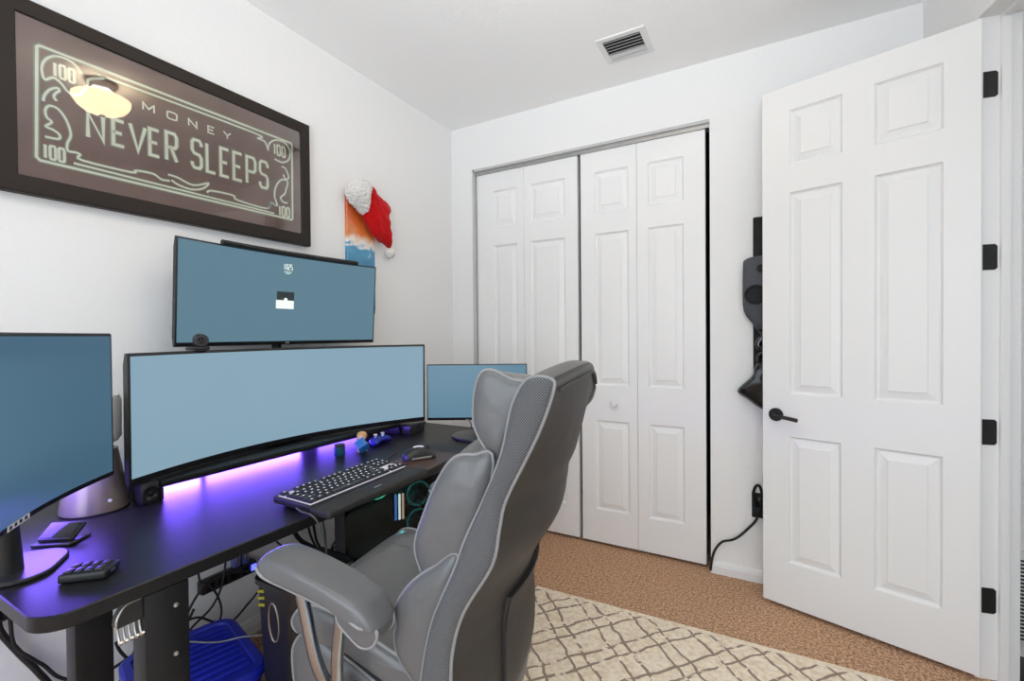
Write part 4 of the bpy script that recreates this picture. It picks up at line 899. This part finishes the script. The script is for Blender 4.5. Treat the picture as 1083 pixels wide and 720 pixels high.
# hook rack below the desk edge
hr = thing('hook_rack', 'black bracket with hanging silver prongs under the front left desk edge', 'hook rack', (-.985, .37, .64))
b = MB(); b.prism([V(-.968, .354, .606), V(-.968, .356, .622), V(-.968, .366, .638), V(-.968, .390, .6432), V(-.968, .3905, .6432), V(-.968, .3905, .606)], (-.020, 0, 0)); b.build('bracket', m_black, hr, world=True)
b = MB(); b.tube([(-.9665, .352, .606), (-.9665, .354, .624), (-.9665, .366, .641), (-.9665, .389, .6435)], .0016, 6); b.build('bright_edge', m_steel, hr, world=True)
for k in range(5):
    y = .358+k*.0078
    b = MB(); b.tube([(-.978, y, .607), (-.975, y, .590), (-.968, y, .578), (-.963, y, .583)], .0024, 8); b.build('prong', m_steel, hr, world=True)
m_card = mat('cardboard', (.50, .36, .22), .85)
cbx = thing('cardboard_box', 'small cardboard box corner showing behind the chair between desk end and closet', 'box', (-1.15, 1.99, 0))
b = MB(); b.box((-.10, -.14, .001), (.10, .14, .545), .002); b.build('carton', m_card, cbx)
b = MB(); b.box((-.102, -.025, .5455), (.102, .025, .5465)); b.build('tape', mat('packing_tape', (.45, .36, .25), .3), cbx)

# ------------------------------------------------------------------ office chair
TH = math.radians(11.7); FW = V(-math.cos(TH), -math.sin(TH), 0); WV = V(-math.sin(TH), math.cos(TH), 0)
CN = V(-.269, .628, 0); BW = .46
CO = CN+FW*.40+WV*(BW/2)
ch = thing('office_chair', 'grey padded leather executive chair with chrome arms facing the desk', 'chair', CO, PI+TH)
def C(a, bb, z): return V(a-.40, BW/2-bb, z)
def smooth_poly(P, sub=5): return [(p.x, p.z) for p in catmull([V(a, 0, z) for a, z in P], sub, True)]
def dome_rings(P, b0, b1, puff, bulge=.04, n=5, mid=6, off=None, inset=.35):
    ca = sum(p[0] for p in P)/len(P); cz = sum(p[1] for p in P)/len(P); out = []
    def ring(bb, k):
        r = []
        for a, z in P:
            q = (ca+(a-ca)*k, bb, cz+(z-cz)*k)
            if off: q = off(*q)
            r.append(C(*q))
        return r
    for i in range(n):
        t = i/n*PI/2; out.append(ring(b0-puff*math.cos(t), max(.02, math.sin(t))*(1-inset)+inset if i else .02))
    for i in range(mid+1):
        s = i/mid; out.append(ring(b0+(b1-b0)*s, 1+bulge*(1-(2*s-1)**2)**.6))
    for i in range(n-1, -1, -1):
        t = i/n*PI/2; out.append(ring(b1+puff*math.cos(t), max(.02, math.sin(t))*(1-inset)+inset if i else .02))
    return out
def cushion(name, prof, b0, b1, puff=.018, bulge=.05, M=None, pipe=True, sub=5, piper=.0029, inset=.35, lab=None, off=None):
    P = smooth_poly(prof, sub)
    b = MB(); b.loft(dome_rings(P, b0, b1, puff, bulge, inset=inset, off=off)); o = b.build(name, M or m_leather, ch, angle=70)
    if lab: o['label'] = lab
    if pipe:
        for bb in (b0-.001, b1+.001):
            pb = MB(); pb.tube([C(*(off(a, bb, z) if off else (a, bb, z))) for a, z in P], piper, 8, smooth=False, closed=True); pb.build('piping', m_pipe, o)
    return o
FRONT = [(.047, 1.034), (.072, .995), (.09, .919), (.118, .850), (.151, .781), (.171, .729), (.211, .637), (.232, .537), (.238, .45), (.230, .400)]
REAR = [(.012, 1.034), (.010, 1.015), (.034, .95), (.083, .852), (.095, .805), (.108, .745), (.156, .665), (.176, .599), (.180, .540), (.182, .44), (.198, .392)]
def rear_a(z):
    R = sorted([(q, p) for p, q in REAR]); 
    for (z0, a0), (z1, a1) in zip(R, R[1:]):
        if z0 <= z <= z1: return a0+(a1-a0)*(z-z0)/(z1-z0)
    return R[0][1] if z < R[0][0] else R[-1][1]
BUL = .055
def backoff(a, bb, z):
    s = min(1, max(0, bb/BW)); w = (1-(2*s-1)**2)
    # only the rear half bulges, the top edge dips towards the corners
    ra = rear_a(z); fa = ra+.06; k = max(0, min(1, (fa-a)/.06))
    zz = max(0, min(1, (1.02-z)/.15))
    a2 = a-BUL*w*k*(.25+.75*zz)
    z2 = z+(.008*w-.056*(max(0, 2*s-1)**3))*max(0, min(1, (z-.9)/.1))
    return (a2, bb, z2)
PB = smooth_poly(FRONT+REAR[::-1], 5)
b = MB(); rings = []
for i in range(15):
    s = i/14; rings.append([C(*backoff(a, BW*s, z)) for a, z in PB])
b.loft(rings); bk = b.build('backrest', m_leatherd, ch, angle=60); bk['label'] = 'dark smooth leather rear of the backrest'
for b0, sg in ((0, -1), (BW, 1)):
    ca = sum(p[0] for p in PB)/len(PB); cz = sum(p[1] for p in PB)/len(PB); b = MB(); rings = []
    prof_mid = lambda z: (rear_a(z)+.032)
    for k, dpt in ((1, .0006), (.93, .006), (.75, .011), (.4, .014), (.05, .015)):
        rings.append([C(*backoff(prof_mid(z)+(a-prof_mid(z))*k, b0, z-(z-cz)*.02*(1-k)*1.0)) + V(0, -sg*dpt, 0) for a, z in PB])
    b.loft(rings); sp2 = b.build('side_panel', m_mesh, bk, angle=70); sp2['label'] = 'textured mesh side panel of the backrest'
    pb = MB(); pb.tube([C(*backoff(a, b0, z))+V(0, -sg*.002, 0) for a, z in PB], .0032, 8, smooth=False, closed=True); pb.build('piping', m_pipe, bk)
# seam across the upper rear edge
pb = MB(); pb.tube([C(*backoff(.006, BW*(.02+.9*i/14), 1.016))+V(-.002, 0, 0) for i in range(15)], .003, 8, smooth=False); pb.build('piping', m_leatherd, bk)
# lighter leather band over the top
TP = [(p, q) for p, q in PB if q > 1.012]; TP.sort(key=lambda t: -t[0])
b = MB(); b.loft([[C(*backoff(p, BW*(.004+.992*i/14), q))+V(0, 0, .0022)+V(-.002 if p < .02 else (.002 if p > .05 else 0), 0, 0) for p, q in TP]+[C(*backoff(p, BW*(.004+.992*i/14), q))+V(0, 0, -.001) for p, q in TP[::-1]] for i in range(15)])
b.build('top_band', m_topl, bk, angle=60)
# rear pocket
b = MB()
def rp(bb, z, o): q = backoff(rear_a(z)-.0, bb, z); return C(q[0]-o, bb, z)
rows = []
for i in range(9):
    bb = .13+.24*i/8; zt = .620+.0*i
    rows.append([rp(bb, .40+(zt-.40)*k/8, .003+.010*math.sin(PI*min(1, k/8*1.2+.05))*.6) for k in range(9)]+[rp(bb, .40+(zt-.40)*k/8, -.004) for k in range(8, -1, -1)])
b.loft(rows); b.build('rear_pocket', m_leatherd, bk, angle=60)
pb = MB(); pb.tube([rp(.13, .40+.22*k/6, .006) for k in range(7)]+[rp(.13+.24*k/6, .620, .006) for k in range(1, 7)], .003, 6, smooth=False); pb.build('piping', m_leatherd, bk)
hp = cushion('headrest_pillow', [(.055, 1.018), (.090, 1.034), (.118, 1.047), (.140, 1.042), (.152, 1.005), (.152, .955), (.132, .918), (.112, .900), (.090, .935)], .042, .418, .012, .02, off=lambda a, bb, z: (a, bb, z-.055*max(0, bb/BW)))
cushion('lumbar_pillow', [(.115, .895), (.150, .905), (.184, .898), (.212, .862), (.238, .805), (.258, .745), (.246, .700), (.222, .664), (.190, .672), (.160, .705)], .030, .430, .016, .10)
cushion('lower_back_cushion', [(.172, .735), (.220, .716), (.262, .682), (.288, .642), (.287, .610), (.292, .590), (.285, .555), (.262, .525), (.236, .500), (.218, .53)], .018, .442, .016, .09)
# seat
cushion('seat_base', [(.542, .462), (.536, .508), (.50, .534), (.43, .506), (.35, .466), (.26, .426), (.18, .391), (.17, .322), (.30, .327), (.44, .362), (.525, .408)], .055, .405, .014, .05)
st_ = cushion('seat_cushion', [(.525, .534), (.536, .558), (.50, .590), (.43, .580), (.35, .548), (.27, .518), (.19, .498), (.18, .426), (.27, .456), (.37, .498), (.47, .538)], .050, .410, .014, .05)
for i, (a0, a1, zz) in enumerate(((.37, .525, .586), (.23, .38, .544))):
    for j in range(2):
        b0, b1 = .075+j*.16, .225+j*.16
        b = MB(); rg = []
        for s in [k/6 for k in range(7)]:
            r_ = math.sin(PI*(.06+.88*s))**.5
            rg.append([C((a0+a1)/2+(a1-a0)/2*r_*math.cos(2*PI*k/20), b0+(b1-b0)*s, zz-.012-((.56-((a0+a1)/2+(a1-a0)/2*r_*math.cos(2*PI*k/20)))*.28 if True else 0)+.034*r_*math.sin(2*PI*k/20)+(0.012)) for k in range(20)])
        b.loft(rg); o = b.build('seat_tuft', m_leather, st_, angle=80); md = o.modifiers.new('s', 'SUBSURF'); md.levels = md.render_levels = 1
# arms
for b0, b1, nm in ((-.060, .002, 'near'), (.462, .524, 'far')):
    zo = -.006 if b0 < 0 else -.04; ao = 0 if b0 < 0 else -.05
    ar = cushion('armrest', [(p+ao, q+zo) for p, q in [(.284, .652), (.304, .680), (.355, .704), (.420, .724), (.470, .735), (.496, .734), (.506, .722), (.490, .706), (.440, .694), (.380, .680), (.330, .664), (.296, .648)]], b0, b1, .008, .06, pipe=False, inset=.5)
    pb = MB(); pb.tube([C(p+ao, b0-.004, q+zo) for p, q in [(.505, .722), (.490, .707), (.440, .695), (.380, .681), (.330, .666), (.300, .655)]]+[C(.284+ao, b0+.02, .650+zo), C(.282+ao, (b0+b1)/2, .652+zo), C(.284+ao, b1-.01, .655+zo)], .003, 8); pb.build('piping', m_pipe, ar)
    fl = cushion('armrest_flap', [(p+ao, q+zo) for p, q in [(.350, .668), (.310, .660), (.284, .650), (.280, .638), (.290, .622), (.310, .618), (.332, .632), (.352, .650)]], b0+.008, b1-.008, .005, .03, piper=.0028, inset=.6)
    bm_ = (b0+b1)/2; inn = 1 if b0 < 0 else -1
    for nm2, pts in (('arm_tube', [(.452, bm_, .692), (.440, bm_+inn*.004, .630), (.424, bm_+inn*.008, .550), (.410, bm_+inn*.02, .500), (.398, bm_+inn*.05, .468), (.37, bm_+inn*.11, .455)]), ('arm_tube', [(.362, bm_, .676), (.370, bm_+inn*.004, .620), (.380, bm_+inn*.008, .550), (.385, bm_+inn*.02, .490), (.38, bm_+inn*.06, .455), (.36, bm_+inn*.11, .440)])):
        b = MB(); b.tube([C(*p) for p in pts], .0105, 14); b.build('arm_tube', m_chrome, ch)
# mechanism, gas column and five star base
b = MB(); b.box((-.16, -.10, .300), (.14, .10, .330), .005); b.build('tilt_plate', m_blackm, ch)
b = MB(); b.lathe([(0, .075), (.030, .075), (.030, .20), (.022, .205), (.022, .2995), (0, .2995)], n=28); b.build('gas_column', m_black, ch)
b = MB(); b.lathe([(0, .055), (.050, .055), (.050, .095), (.034, .105), (0, .105)], n=28); bs_ = b.build('star_base', m_chrome, ch)
for k in range(5):
    a = k*2*PI/5+.3; e = V(math.cos(a), math.sin(a), 0)
    b = MB(); b.tube([e*.045+V(0, 0, .085), e*.16+V(0, 0, .078), e*.27+V(0, 0, .068)], lambda t: .019-.006*t, 10); b.build('base_leg', m_chrome, bs_)
    n_ = V(-e.y, e.x, 0); p = e*.27+V(0, 0, .0385)
    b = MB()
    b.cyl(p-n_*.020, p+n_*.020, .0265, 20); cs_ = b.build('caster', m_black, bs_)
